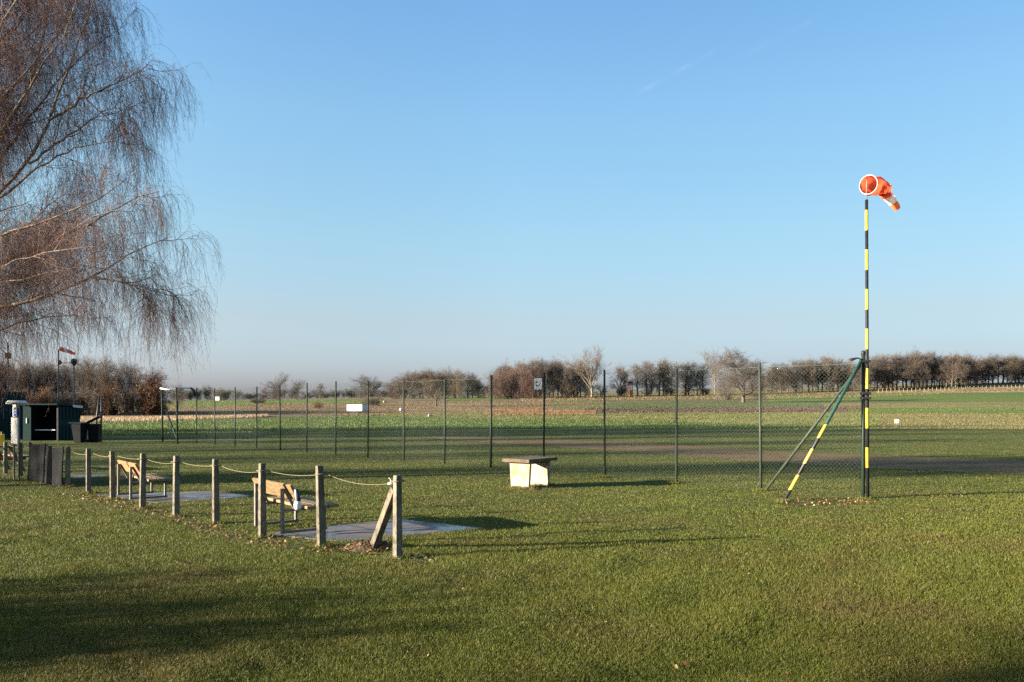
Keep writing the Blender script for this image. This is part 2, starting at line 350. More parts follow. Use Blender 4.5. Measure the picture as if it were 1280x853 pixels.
LAWN_END = [(-500, 551), (0, 549), (130, 546), (200, 543), (330, 541), (480, 538), (640, 536), (800, 536.5), (1280, 538), (1800, 540)]
CROP_FAR = [(-500, 528), (120, 528), (200, 527), (330, 523), (480, 519), (640, 516), (800, 515.5), (1040, 516)]
STUB_NEAR = [(480, 521), (640, 525), (860, 528), (1000, 533), (1100, 536.5), (1280, 537.4), (1800, 539)]
STUB_FAR = [(480, 517), (640, 515), (800, 515), (1000, 516), (1280, 517), (1800, 518)]
band('mid_pasture', [(-500, 527), (330, 522), (640, 518), (1800, 519)], [(-500, 500), (330, 500), (640, 498), (1060, 494), (1800, 488)], F['brown'])
band('crop_field', LAWN_END, CROP_FAR + [(1800, 517)], F['crop'])
band('stubble_field', STUB_NEAR, STUB_FAR, F['stubble'])
REED_NEAR, REED_FAR = [(-500, 529), (120, 528.5), (200, 527), (335, 522)], [(-500, 524), (120, 524), (200, 523), (335, 520.5)]
band('reed_strip', REED_NEAR, REED_FAR, F['reed'])
band('green_field', [(205, 512), (330, 506), (480, 503.5)], [(205, 501), (330, 500.5), (480, 500)], F['green'], 60, 4)
band('green_field', [(560, 502), (640, 501)], [(560, 498), (640, 498)], F['green'], 20, 3)
band('orange_strip', [(610, 519.5), (740, 519)], [(610, 513.5), (740, 514)], F['orange'], 50, 4)
band('plough_strip', [(735, 517.5), (860, 516.5), (1075, 514)], [(735, 511.5), (860, 509), (1075, 509)], F['plough'], 70, 4)
band('bright_crop', [(690, 510), (760, 511.5), (870, 510.5), (1060, 508.5)], [(690, 508), (760, 506.5), (870, 505.5), (1060, 504.5)], F['teal'], 70, 4)
band('olive_pasture', [(690, 507), (870, 504), (1075, 503)], [(690, 499), (870, 495), (1075, 491)], F['olive'], 70, 4)
band('green_field', [(1060, 517), (1800, 518)], [(1060, 510), (1800, 509)], F['green'], 60, 4)
band('yellow_pasture', [(1030, 511), (1800, 509.5)], [(1030, 504), (1800, 500)], F['yellow'], 60, 4)
band('green_field', [(960, 503.5), (1800, 501.5)], [(960, 497), (1100, 491), (1800, 488.8)], F['green'], 60, 4)
band('pale_stubble', [(1095, 492), (1800, 490.5)], [(1095, 490.6), (1800, 486.6)], F['pale'], 60, 3)
# the worn track along the runway
band('dirt_track', [(540, 549), (600, 553), (660, 557), (800, 566), (950, 578), (1100, 586), (1280, 594), (1500, 606)],
     [(540, 546.5), (600, 547.5), (660, 548.5), (800, 554), (950, 563), (1100, 570), (1280, 576), (1500, 583)], F['track'], 90, 7, wob=0.5)

def sheet_poly(name, pts, mat, dz, thick=0.0, rz=0.0):
    c = Vector((sum(p.x for p in pts) / len(pts), sum(p.y for p in pts) / len(pts), 0))
    bm = bmesh.new(); rot = Matrix.Rotation(-rz, 3, 'Z')
    vs = [bm.verts.new(rot @ (Vector((p.x, p.y, 0)) - c)) for p in pts]
    f = bm.faces.new(vs)
    if f.normal.z < 0: f.normal_flip()
    if thick:
        g = bmesh.ops.extrude_face_region(bm, geom=[f]); bmesh.ops.translate(bm, vec=(0, 0, -thick), verts=[v for v in g['geom'] if isinstance(v, bmesh.types.BMVert)])
    o = obj(name, bm, mat, kind='structure'); o.location = (c.x, c.y, dz); o.rotation_euler = (0, 0, rz)
    return o
PADS = []
for poly in ([(322, 668), (432, 677.5), (606, 661), (498, 649)], [(120, 619), (196, 629), (322, 621), (262, 614)], [(80, 594), (96, 598), (150, 593), (128, 589)]):
    pts = [at(*p) for p in poly]; PADS.append([(p.x, p.y) for p in pts])
    sheet_poly('concrete_pad', pts, M['pad'], 0.03, 0.08, math.atan2(pts[1].y - pts[0].y, pts[1].x - pts[0].x) * 0 + R(-45))

def in_poly(x, y, poly):
    c = np.zeros(x.shape, bool); n = len(poly)
    for i in range(n):
        (x0, y0), (x1, y1) = poly[i], poly[(i + 1) % n]
        k = ((y0 > y) != (y1 > y)) & (x < (x1 - x0) * (y - y0) / ((y1 - y0) or 1e-9) + x0); c ^= k
    return c

def soil_patch(name, pts, n=40):
    """An irregular bare patch just above the turf."""
    rg = np.random.default_rng(len(pts) * 7); P = []
    for i in range(len(pts)):
        a, b = Vector(pts[i]), Vector(pts[(i + 1) % len(pts)])
        for k in range(6):
            q = a.lerp(b, k / 6); P.append(Vector((q.x + rg.normal(0, 0.05), q.y + rg.normal(0, 0.05), 0)))
    return sheet_poly(name, P, M['soil'], 0.008)
SOIL = []
for pl in ([(60, 618), (110, 626), (215, 655), (330, 688), (440, 696), (530, 706), (545, 699), (470, 686), (420, 679), (300, 664), (200, 636), (120, 616)],
           [(968, 628), (985, 634), (1085, 631), (1105, 626), (1075, 623), (1000, 624)]):
    pts = [at(*p) for p in pl]; SOIL.append([(p.x, p.y) for p in pts]); soil_patch('soil_patch', pts)

# ------------------------------------------------------------------ grass and other uncountable growth
def blades(name, x, y, z, h, w, lean, mat, rnd, kind='stuff', seed=1):
    rg = np.random.default_rng(seed); n = len(x)
    a = rg.uniform(0, 2 * np.pi, n); dx, dy = np.cos(a) * w / 2, np.sin(a) * w / 2
    b = rg.uniform(0, 2 * np.pi, n); l = h * lean * rg.uniform(0.2, 1.0, n); lx, ly = np.cos(b) * l, np.sin(b) * l
    V = np.empty((n, 5, 3), np.float32)
    V[:, 0] = np.stack([x - dx, y - dy, z], -1); V[:, 1] = np.stack([x + dx, y + dy, z], -1)
    V[:, 2] = np.stack([x + dx * .8 + lx * .35, y + dy * .8 + ly * .35, z + h * .6], -1); V[:, 3] = np.stack([x - dx * .8 + lx * .35, y - dy * .8 + ly * .35, z + h * .6], -1)
    V[:, 4] = np.stack([x + lx, y + ly, z + h], -1)
    I = np.arange(n)[:, None] * 5
    me = np_mesh(name, V.reshape(-1, 3), [I + np.array([[0, 1, 2, 3]]), I + np.array([[3, 2, 4]])])
    float_attr(me, 'rnd', np.repeat(rnd, 5))
    return link(name, me, mat, kind=kind)

M['grass'] = blade_mat('lawn_grass', [(0, (0.033, 0.050, 0.006)), (0.45, (0.080, 0.093, 0.011)), (0.75, (0.140, 0.138, 0.021)), (0.93, (0.20, 0.18, 0.045)), (1, (0.38, 0.31, 0.15))],
                       [(0, (0.044, 0.044, 0.009)), (0.5, (0.095, 0.080, 0.019)), (0.85, (0.155, 0.115, 0.038)), (1, (0.28, 0.2, 0.08))], 0.45)
def lawn():
    n = 1900000
    u = RNG.uniform(-0.86, 0.86, n)
    d = 1.0 / RNG.uniform(1 / 80.0, 1 / 3.6, n)
    keep = RNG.uniform(0, 1, n) < np.where(np.abs(u) > 0.68, 0.35, 1.0)
    u, d = u[keep], d[keep]; x, y = u * d, d
    lim = ground(CX + u * FPX, curve(LAWN_END, CX + u * FPX))[1]
    ok = d < lim * RNG.uniform(0.97, 1.02, len(d))
    for p in PADS: ok &= ~in_poly(x + RNG.normal(0, .05, len(x)), y + RNG.normal(0, .05, len(x)), p)
    for p in SOIL: ok &= ~(in_poly(x, y, p) & (RNG.uniform(0, 1, len(x)) < 0.88))
    row = HOR + 1000 * EYE / d; px = CX + u * FPX
    tn = np.interp(px, [540, 600, 660, 800, 950, 1100, 1280, 1500], [549, 553, 557, 566, 578, 586, 594, 606]); tf = np.interp(px, [540, 600, 660, 800, 950, 1100, 1280, 1500], [546.5, 547.5, 548.5, 554, 563, 570, 576, 583])
    tr = (px > 545) & (row < tn) & (row > tf); edge = np.minimum(np.abs(row - tn), np.abs(row - tf)) / (tn - tf + 1e-6)
    ok &= ~(tr & (RNG.uniform(0, 1, len(x)) < np.clip(0.25 + edge * 2.2, 0, 0.9)))
    x, y, d = x[ok], y[ok], d[ok]
    m = 420000                                                    # the turf goes on to both sides and towards the viewer
    ye = RNG.uniform(-2, 24, m); xe = RNG.uniform(-1, 1, m) * (0.72 * np.maximum(ye, 0) + 5.5); out = (np.abs(xe) > 0.68 * ye) | (ye < 3.6)
    x = np.concatenate([x, xe[out]]); y = np.concatenate([y, ye[out]]); d = np.concatenate([d, np.maximum(ye[out], 8)])
    tuft = smooth_noise(x, y, 0.35) * 0.5 + smooth_noise(x, y, 1.7, 2.0) * 0.5
    s = np.maximum(1, d / 8.0)
    h = (0.030 + 0.013 * tuft) * RNG.uniform(0.6, 1.35, len(x)) / (1 + (np.maximum(d, 8) - 8) / 22)
    w = 0.0033 * s * RNG.uniform(0.7, 1.3, len(x))
    rnd = np.clip(RNG.beta(3.2, 3.8, len(x)) + 0.12 * tuft, 0, 0.96)
    straw = RNG.uniform(0, 1, len(x)) < 0.007; rnd[straw] = 1.0
    rough = 0.5 * smooth_noise(x + .4 * y, y, 0.23, .7) + 0.5 * smooth_noise(x - .6 * y, y, 0.55, 1.9) + 0.6 * smooth_noise(x + .5 * y, y, 1.3, 4.1)
    z = terr(x, y) + 0.036 * np.clip(rough + .15, 0, 2) / (1 + np.maximum(d - 10, 0) / 25)     # tussocks and little hollows
    # longer uncut grass where the mower cannot reach: round post feet and table legs
    for px, row in ((497, 698), (402, 684), (328, 672), (270, 655), (220, 646), (178, 636), (141, 625), (111, 617), (84.5, 609), (652, 611), (661, 612), (644, 610), (672, 608), (684, 607), (978, 628), (1080, 625), (950, 614), (839, 605), (752, 597)):
        g = at(px, row); k = 170; r = 0.05 + 0.13 * RNG.uniform(0, 1, k) ** 1.4; a = RNG.uniform(0, 6.28, k)
        x = np.concatenate([x, g.x + r * np.cos(a)]); y = np.concatenate([y, g.y + r * np.sin(a)]); z = np.concatenate([z, np.full(k, g.z)])
        h = np.concatenate([h, RNG.uniform(.035, .085, k)]); w = np.concatenate([w, np.full(k, .0035 * max(1, g.y / 9))]); rnd = np.concatenate([rnd, np.clip(RNG.beta(3, 3, k) + .1, 0, .97)])
    blades('lawn_grass', x, y, z, h, w, 0.9, M['grass'], rnd, seed=3)
lawn()

def field_growth(name, n, near, far, a, b, hmin, hmax, wk, mat, rbeta=(2, 2), lean=0.4, seed=5, clump=0.0, thr=-9):
    rg = np.random.default_rng(seed)
    px = rg.uniform(a, b, n); lo = curve(near, px); hi = curve(far, px); row = hi + (lo - hi) * rg.uniform(0, 1, n)
    x, y, z = ground(px, row)
    if clump:
        k = smooth_noise(x, y, clump, seed) > thr; x, y, z = x[k], y[k], z[k]
    h = rg.uniform(hmin, hmax, len(x)); w = wk * y * rg.uniform(0.6, 1.4, len(x))
    streak = 0.5 + 0.42 * smooth_noise(x * .45, y * 1.6, 7.0, seed) + 0.2 * smooth_noise(x, y * 2.5, 1.9, seed * .7)     # drifts of colour along the rows
    return blades(name, x, y, z, h * (0.75 + .5 * streak), w, lean, mat, np.clip(.5 * rg.beta(*rbeta, len(x)) + .5 * streak, 0, 1), seed=seed + 1)
M['cropleaf'] = blade_mat('crop_leaves', dim([(0, (0.045, 0.075, 0.016)), (0.55, (0.09, 0.14, 0.03)), (0.86, (0.17, 0.19, 0.06)), (1, (0.55, 0.5, 0.3))], 0.8))
M['strawleaf'] = blade_mat('straw_tufts', dim([(0, (0.07, 0.10, 0.025)), (0.4, (0.15, 0.15, 0.05)), (0.75, (0.25, 0.215, 0.09)), (1, (0.42, 0.35, 0.2))], 0.58))
M['reedleaf'] = blade_mat('dry_reeds', dim([(0, (0.26, 0.17, 0.10)), (0.5, (0.42, 0.30, 0.18)), (1, (0.56, 0.43, 0.29))], 0.7))
M['brownleaf'] = blade_mat('brown_grass', dim([(0, (0.09, 0.07, 0.035)), (0.5, (0.21, 0.145, 0.07)), (0.8, (0.32, 0.21, 0.105)), (1, (0.45, 0.34, 0.2))], 0.62))
M['orangeleaf'] = blade_mat('orange_grass_blades', dim([(0, (0.16, 0.085, 0.04)), (0.5, (0.27, 0.15, 0.07)), (1, (0.38, 0.25, 0.13))], 0.6))
field_growth('crop_leaves', 100000, LAWN_END, CROP_FAR + [(1800, 517)], -420, 1100, 0.07, 0.17, 0.0006, M['cropleaf'], (1.6, 2.2), 0.7, 21)
field_growth('straw_tufts', 110000, STUB_NEAR, STUB_FAR, 480, 1750, 0.06, 0.18, 0.0005, M['strawleaf'], (2, 2), 0.5, 22)
field_growth('dry_reeds', 26000, REED_NEAR, REED_FAR, -420, 335, 0.2, 0.45, 0.0006, M['reedleaf'], (2, 2), 0.3, 23)
field_growth('brown_grass', 70000, [(205, 520), (335, 521), (640, 517), (760, 513)], [(205, 508), (335, 504), (640, 500), (760, 499)], 205, 760, 0.05, 0.17, 0.00055, M['brownleaf'], (1.6, 1.8), 0.35, 24, 9.0, -0.25)
field_growth('orange_grass', 14000, [(605, 519.5), (745, 519)], [(605, 513), (745, 514)], 605, 745, 0.1, 0.3, 0.0006, M['orangeleaf'], (2, 2), 0.3, 25)
field_growth('heath_growth', 16000, [(730, 517.5), (860, 516.5), (1085, 514)], [(730, 511), (860, 509), (1085, 508.5)], 730, 1085, 0.1, 0.3, 0.0007, noisy('heath_stems', [(0.3, (0.035, 0.024, 0.019)), (0.7, (0.07, 0.048, 0.036))], 0.3, 0.9), (2, 2), 0.3, 26)
field_growth('margin_grass', 16000, [(650, 501.5), (860, 500), (1060, 497.5), (1280, 489), (1800, 487)], [(650, 498), (860, 495), (1060, 490), (1280, 482), (1800, 479)], 650, 1500, 0.15, 0.5, 0.0006, M['brownleaf'], (2, 2), 0.3, 27)

M['younggreen'] = blade_mat('young_crop_leaves', [(0, (0.058, 0.092, 0.015)), (0.5, (0.085, 0.122, 0.021)), (1, (0.125, 0.155, 0.036))])
M['bluegreen'] = blade_mat('bluish_crop_leaves', [(0, (0.036, 0.080, 0.026)), (0.5, (0.048, 0.105, 0.034)), (1, (0.075, 0.13, 0.05))])
M['pastureleaf'] = blade_mat('pasture_grass', [(0, (0.05, 0.06, 0.02)), (0.5, (0.09, 0.095, 0.032)), (1, (0.16, 0.14, 0.06))])
for nr, fr, a, b, n, mt in (([(205, 512), (330, 506), (480, 503.5)], [(205, 501), (330, 500.5), (480, 500)], 205, 480, 14000, 'younggreen'),
                            ([(690, 510), (760, 511.5), (870, 510.5), (1060, 508.5)], [(690, 508), (760, 506.5), (870, 505.5), (1060, 504.5)], 690, 1060, 16000, 'bluegreen'),
                            ([(1060, 517), (1800, 518)], [(1060, 510), (1800, 509)], 1060, 1600, 24000, 'younggreen'), ([(960, 503.5), (1800, 501.5)], [(960, 497), (1100, 491), (1800, 488.8)], 960, 1600, 36000, 'younggreen'),
                            ([(690, 507), (870, 504), (1075, 503)], [(690, 499), (870, 495), (1075, 491)], 690, 1075, 26000, 'pastureleaf'), ([(1030, 511), (1800, 509.5)], [(1030, 504), (1800, 500)], 1030, 1600, 26000, 'strawleaf')):
    field_growth('pasture_grass' if mt != 'younggreen' else 'young_crop', n, nr, fr, a, b, 0.05, 0.14, 0.0006, M[mt], (2, 2), 0.5, int(a) + n)
def leaves(name, x, y, z, size, seed, label=None):
    rg = np.random.default_rng(seed); n = len(x); V = np.empty((n, 6, 3)); a = rg.uniform(0, 2 * np.pi, n)
    base = np.array([(-.5, 0, 0), (-.1, .3, .08), (.3, .22, .1), (.55, 0, .02), (.3, -.22, .12), (-.1, -.3, .06)])
    tx, ty = rg.normal(0, .5, n), rg.normal(0, .5, n)
    for k, (bx, by, bz) in enumerate(base):
        X = np.cos(a) * bx - np.sin(a) * by; Y = np.sin(a) * bx + np.cos(a) * by; Z = bz + X * tx + Y * ty
        V[:, k] = np.stack([x + X * size, y + Y * size, z + Z * size], -1)
    I = np.arange(n)[:, None] * 6
    me = np_mesh(name, V.reshape(-1, 3), [I + np.array([[0, 1, 2, 3]]), I + np.array([[0, 3, 4, 5]])]); float_attr(me, 'rnd', np.repeat(rg.uniform(0, 1, n), 6))
    return link(name, me, M['leaf'], kind='stuff')
def scatter_leaves():
    n = 1700; u = RNG.uniform(-.8, .8, n); d = 4.5 + 26 * RNG.uniform(0, 1, n) ** 1.5
    X, Y = [u * d], [d]; S = [0.013 + 0.030 * RNG.beta(1.2, 2.6, n)]; Z = [RNG.uniform(.042, .060, n)]
    for poly, k, zz in ((SOIL[0], 2600, 0.015), (SOIL[1], 700, 0.015)):
        px = np.array([p[0] for p in poly]); py = np.array([p[1] for p in poly])
        xx = RNG.uniform(px.min() - .3, px.max() + .3, 22000); yy = RNG.uniform(py.min() - .2, py.max() + .2, 22000); q = in_poly(xx, yy, poly)
        X.append(xx[q][:k]); Y.append(yy[q][:k]); S.append(RNG.uniform(0.02, 0.05, len(xx[q][:k]))); Z.append(np.full(len(xx[q][:k]), zz) + RNG.uniform(0, .03, len(xx[q][:k])))
    X, Y, S, Z = map(np.concatenate, (X, Y, S, Z))
    leaves('fallen_leaves', X, Y, Z, S, 9)
scatter_leaves()

# ------------------------------------------------------------------ trees
def nrm(v): return v / (np.linalg.norm(v, axis=-1, keepdims=True) + 1e-9)

def tubes(P, Rr, S=3):
    """Polylines P (N,K,3) with radii (N,K) -> vertices and quads."""
    N, K, _ = P.shape
    T = np.empty_like(P); T[:, 1:-1] = P[:, 2:] - P[:, :-2]; T[:, 0] = P[:, 1] - P[:, 0]; T[:, -1] = P[:, -1] - P[:, -2]; T = nrm(T)
    m = nrm(P[:, -1] - P[:, 0]); ref = np.where(np.abs(m[:, 2:3]) > 0.8, np.array([[1., 0.2, 0]]), np.array([[0., 0, 1]]))
    a = nrm(np.cross(T, ref[:, None, :])); b = np.cross(T, a)
    k = np.arange(S) * 2 * np.pi / S
    V = P[:, :, None] + (a[:, :, None] * np.cos(k)[:, None] + b[:, :, None] * np.sin(k)[:, None]) * Rr[:, :, None, None]
    I = np.arange(N * K * S).reshape(N, K, S); J = np.roll(I, -1, 2)
    return V.reshape(-1, 3), np.stack([I[:, :-1], J[:, :-1], J[:, 1:], I[:, 1:]], -1).reshape(-1, 4)

def merge(parts):
    V, Fq, o = [], [], 0
    for v, f in parts: V.append(v); Fq.append(f + o); o += len(v)
    return np.concatenate(V), np.concatenate(Fq)

def grow(rg, P, Rr, n, t0, t1, L, ang, up=0.0, wob=0.1, K=4, rs=0.6, rmin=0.0, rmax=9.0, lt=0.0, lv=0.3, taper=0.3):
    N, Kp, _ = P.shape; idx = np.repeat(np.arange(N), n); Mn = len(idx)
    t = t0 + (t1 - t0) * ((np.tile(np.arange(n), N) + rg.uniform(0, 1, Mn)) / n)
    f = t * (Kp - 1); i = np.minimum(f.astype(int), Kp - 2); w = (f - i)[:, None]
    base = P[idx, i] * (1 - w) + P[idx, i + 1] * w; T = nrm(P[idx, i + 1] - P[idx, i]); rb = Rr[idx, i] * (1 - w[:, 0]) + Rr[idx, i + 1] * w[:, 0]
    q = nrm(np.cross(T, rg.normal(0, 1, (Mn, 3)))); a = (ang * rg.uniform(0.6, 1.35, Mn))[:, None]
    D = T * np.cos(a) + q * np.sin(a); Ls = L * (1 - lt * t) * rg.uniform(1 - lv, 1 + lv, Mn)
    out = np.empty((Mn, K, 3)); out[:, 0] = base
    for k in range(1, K):
        D = nrm(D + np.array([0, 0, up]) + rg.normal(0, wob, (Mn, 3))); out[:, k] = out[:, k - 1] + D * (Ls / (K - 1))[:, None]
    r0 = np.clip(rb * rs, rmin, rmax); return out, r0[:, None] * np.linspace(1, taper, K)[None, :]

def trunk_line(rg, h, r, K=9, wob=0.03, top=0.35):
    z = np.linspace(-0.2, h, K); P = np.stack([np.cumsum(rg.normal(0, wob, K)) * h / K * 2, np.cumsum(rg.normal(0, wob, K)) * h / K * 2, z], -1); P[:, :2] -= P[1, :2]
    rr = r * np.linspace(1, top, K); rr[0] *= 1.35
    return P[None], rr[None]

def leaf_cards(rg, P, n, size):
    """n small leaf faces spread along polylines."""
    N, K, _ = P.shape; i = rg.integers(0, N, n); k = rg.integers(1, K, n); c = P[i, k] + rg.normal(0, size * 1.5, (n, 3))
    a = nrm(rg.normal(0, 1, (n, 3))); b = nrm(np.cross(a, rg.normal(0, 1, (n, 3)))); s = size * rg.uniform(.6, 1.3, (n, 1))
    V = np.stack([c - a * s, c + b * s * .7, c + a * s, c - b * s * .7], 1).reshape(-1, 3)
    return V, np.arange(4 * n).reshape(n, 4)

def tree_parts(kind, seed):
    """Unit-height (about 1 m = whole tree) meshes of one kind: (trunk, crown)."""
    rg = np.random.default_rng(seed)
    if kind == 'oak':
        P, q = trunk_line(rg, .62, .028, top=.45); l1 = grow(rg, P, q, 13, .35, 1, .40, R(58), .10, .12, 6, .62, .004, lt=.25)
        l2 = grow(rg, *l1, 8, .25, 1, .20, R(48), .06, .16, 4, .6, .0022); l3 = grow(rg, *l2, 7, .2, 1, .105, R(48), .03, .2, 3, .6, .0013); l4 = grow(rg, *l3, 11, .1, 1, .058, R(50), 0, .2, 3, .7, .0011, .0014)
    elif kind == 'row':
        P, q = trunk_line(rg, .86, .017, top=.3); l1 = grow(rg, P, q, 20, .32, 1, .26, R(46), .14, .12, 5, .6, .003, lt=.45)
        l2 = grow(rg, *l1, 6, .25, 1, .14, R(45), .08, .15, 4, .6, .0018); l3 = grow(rg, *l2, 5, .2, 1, .085, R(45), .05, .2, 3, .6, .0012); l4 = grow(rg, *l3, 7, .1, 1, .045, R(48), 0, .2, 3, .7, .0008, .0010)
    elif kind == 'fan':
        P, q = trunk_line(rg, .42, .022, top=.7); l1 = grow(rg, P, q, 11, .55, 1, .52, R(30), .10, .07, 6, .55, .004, lt=0, lv=.15)
        l2 = grow(rg, *l1, 8, .25, 1, .20, R(34), .12, .1, 4, .5, .002); l3 = grow(rg, *l2, 6, .2, 1, .10, R(36), .1, .12, 3, .6, .0011); l4 = grow(rg, *l3, 6, .1, 1, .05, R(38), .05, .15, 3, .7, .0008, .0009)
    elif kind == 'bush':
        P, q = trunk_line(rg, .6, .02, top=.4); l1 = grow(rg, P, q, 20, .08, 1, .42, R(55), .16, .1, 5, .6, .003, lt=.25)
        l2 = grow(rg, *l1, 7, .2, 1, .19, R(45), .08, .15, 4, .6, .0018); l3 = grow(rg, *l2, 6, .2, 1, .095, R(45), .04, .2, 3, .6, .0012); l4 = grow(rg, *l3, 8, .1, 1, .05, R(50), 0, .2, 3, .7, .0009, .0011)
    else:  # shrub
        P, q = trunk_line(rg, .25, .03, top=.6); l1 = grow(rg, P, q, 16, .1, 1, .72, R(48), .16, .1, 5, .5, .006, lv=.4)
        l2 = grow(rg, *l1, 8, .15, 1, .34, R(40), .08, .15, 4, .6, .004); l3 = grow(rg, *l2, 8, .2, 1, .18, R(45), .04, .2, 3, .6, .0028); l4 = grow(rg, *l3, 5, .1, 1, .10, R(50), 0, .2, 3, .7, .0022)
    tr = merge([tubes(P, q, 8), tubes(*l1, 5)]); cr = merge([tubes(*l2, 3), tubes(*l3, 3), tubes(*l4, 3)])
    if kind == 'shrub': cr = merge([cr, leaf_cards(rg, l4[0], 2600, .022)])
    return tr, cr

TREES = {}
def tree_kind(key, kind, seed, bark, twig):
    tr, cr = tree_parts(kind, seed)
    mt = np_mesh('trunk', *tr); mt.materials.append(M[bark]); mc = np_mesh('crown', *cr); mc.materials.append(M[twig])
    z = np.percentile(cr[0][:, 2], 97.5); rad = np.percentile(np.hypot(cr[0][:, 0], cr[0][:, 1]), 93)
    TREES[key] = (mt, mc, z, rad)
for i in range(3):
    tree_kind(f'oak{i}', 'oak', 40 + i, 'bark', 'twig'); tree_kind(f'row{i}', 'row', 50 + i, 'bark', 'twig')
    tree_kind(f'bush{i}', 'bush', 70 + i, 'bark', 'twig')
for i in range(2):
    tree_kind(f'tan{i}', 'bush', 90 + i, 'bark', 'tan_twig'); tree_kind(f'red{i}', 'bush', 95 + i, 'bark', 'red_twig')
    tree_kind(f'shrub{i}', 'shrub', 80 + i, 'bark', 'twig'); tree_kind(f'rust{i}', 'shrub', 85 + i, 'bark', 'rust_leaf')
    tree_kind(f'dark{i}', 'shrub', 88 + i, 'bark', 'evergreen'); tree_kind(f'fan{i}', 'fan', 60 + i, 'pale_bark', 'tan_twig')

def plant(key, x, y, h, wide, label, group=None, cat='tree', name='bare_tree', rz=None):
    """One tree: an empty at its foot, trunk and crown below it. wide: crown width in metres (None = natural)."""
    mt, mc, z, rad = TREES[key]; s = h / z; sw = s if wide is None else wide / (2 * rad)
    e = empty(name, (x, y, float(terr(x, y)) - 0.05), random.uniform(0, 6.28) if rz is None else rz, label=label, cat=cat, group=group)
    e.scale = (sw, sw, s)
    for nm, me in (('trunk', mt), ('crown', mc)):
        o = bpy.data.objects.new(nm, me); COL.objects.link(o); o.parent = e
    return e

def plant_px(key, px, top, base, d, wpx, label, group=None, cat='tree', name='bare_tree'):
    """A tree whose foot stands at distance d, given by how high and wide it stands."""
    x = (px - CX) / FPX * d; z0 = float(terr(x, d)); h = EYE + (HOR - top) / FPX * d - z0
    return plant(key, x, d, max(h, 1.5), None if wpx is None else wpx / FPX * d, label, group, cat, name)

def row_of_trees(keys, n, px0, px1, tops, d, dj, wpx, label, group, cat='tree', name='bare_tree', jt=3.0):
    for i in range(n):
        px = px0 + (px1 - px0) * (i + random.uniform(.2, .8)) / n
        top = float(np.interp(px, [a for a, _ in tops], [b for _, b in tops])) + random.uniform(-jt, jt)
        plant_px(random.choice(keys), px, top, 0, d + random.uniform(-dj, dj), wpx * random.uniform(.8, 1.25), label, group, cat, name)

# the wood behind the shed
row_of_trees(['bush0', 'bush1', 'row0', 'tan1', 'bush2', 'oak1', 'row2'], 34, -110, 198, [(-110, 450), (0, 452), (40, 459), (80, 456), (130, 451), (165, 457), (200, 472)], 133, 9, 34, 'bare brown tree in the dense wood behind the green shed', 'trees of the wood behind the shed')
row_of_trees(['shrub0', 'tan1', 'rust0', 'shrub1'], 17, -100, 205, [(-100, 482), (0, 488), (150, 490), (205, 500)], 121, 3, 26, 'low twiggy shrub along the edge of the wood behind the shed', 'shrubs at the edge of the wood', 'shrub', 'bare_shrub', 4)
plant_px('rust1', 187, 473, 0, 122, 40, 'rust brown leafy tree at the end of the wood, behind the metal frame', name='leafy_tree')
plant_px('rust0', 133, 479, 0, 121, 26, 'small rust brown leafy tree in the wood, above the tan reed strip', name='leafy_tree')
plant_px('fan0', 118, 453, 0, 140, 34, 'pale twiggy treetop standing highest out of the wood behind the shed')
plant_px('row0', 222, 482, 0, 150, 26, 'thin bare tree just beyond the end of the wood, inside the metal frame')
# far tree line between the wood and the round trees
row_of_trees(['bush0', 'dark0', 'bush1', 'dark1'], 12, 215, 330, [(215, 487), (260, 486), (330, 492)], 500, 20, 16, 'dark far tree in the line around the white house', 'far trees around the white house', jt=2)
row_of_trees(['bush2', 'dark0', 'bush1'], 16, 330, 500, [(330, 489), (400, 490), (500, 487)], 510, 20, 17, 'small far tree in the low hedge line beyond the white trailer', 'far trees beyond the white trailer', jt=3)
plant_px('dark1', 281, 489, 0, 402, 15, 'dark bushy tree half hiding the far white house', name='leafy_tree')
plant_px('bush0', 348, 469, 0, 390, 30, 'large rounded bare tree alone on the far pasture, the bigger of the pair')
plant_px('bush1', 372, 476, 0, 392, 22, 'smaller rounded bare tree of the pair on the far pasture')
plant_px('row1', 400, 480, 0, 430, 14, 'slender bare tree in front of the far hedge line')
plant_px('oak0', 463, 472, 0, 290, 42, 'spreading bare oak behind the white trailer')
plant_px('shrub0', 466, 496, 0, 200, 26, 'twiggy brown bush beside the white trailer', cat='bush', name='bare_shrub')
plant_px('shrub1', 322, 504, 0, 250, 20, 'brown bush on the meadow below the round trees', cat='bush', name='bare_shrub')
plant_px('rust1', 398, 506, 0, 170, 14, 'low rust brown bush on the meadow before the trailer', cat='bush', name='bare_shrub')
row_of_trees(['bush0', 'bush2', 'oak1', 'tan0', 'oak0'], 18, 486, 608, [(485, 481), (510, 468), (540, 466), (575, 463), (592, 472), (606, 482)], 375, 12, 28, 'bare tree in the rounded wood behind the small lone oak', 'trees of the rounded wood', jt=2)
plant_px('oak2', 545, 474, 0, 185, 44, 'small dark lone oak before the rounded wood')
row_of_trees(['red0', 'red1'], 11, 612, 668, [(612, 472), (640, 462), (668, 464)], 330, 8, 22, 'reddish twigged tree in the wood behind the white fence sign', 'reddish trees behind the fence sign', jt=2)
row_of_trees(['bush0', 'row1', 'oak0', 'bush2', 'tan1', 'oak1'], 20, 622, 735, [(622, 460), (680, 452), (700, 453), (735, 459)], 376, 14, 30, 'grey brown tree in the wood between the fence sign and the pale poplar', 'grey brown trees by the pale poplar', jt=2)
plant_px('fan0', 740, 436, 0, 350, 50, 'tall pale fan shaped bare poplar, highest of the far trees', name='bare_poplar')
plant_px('oak1', 776, 459, 0, 372, 26, 'narrow dark bare tree between the pale poplar and the brick tower')
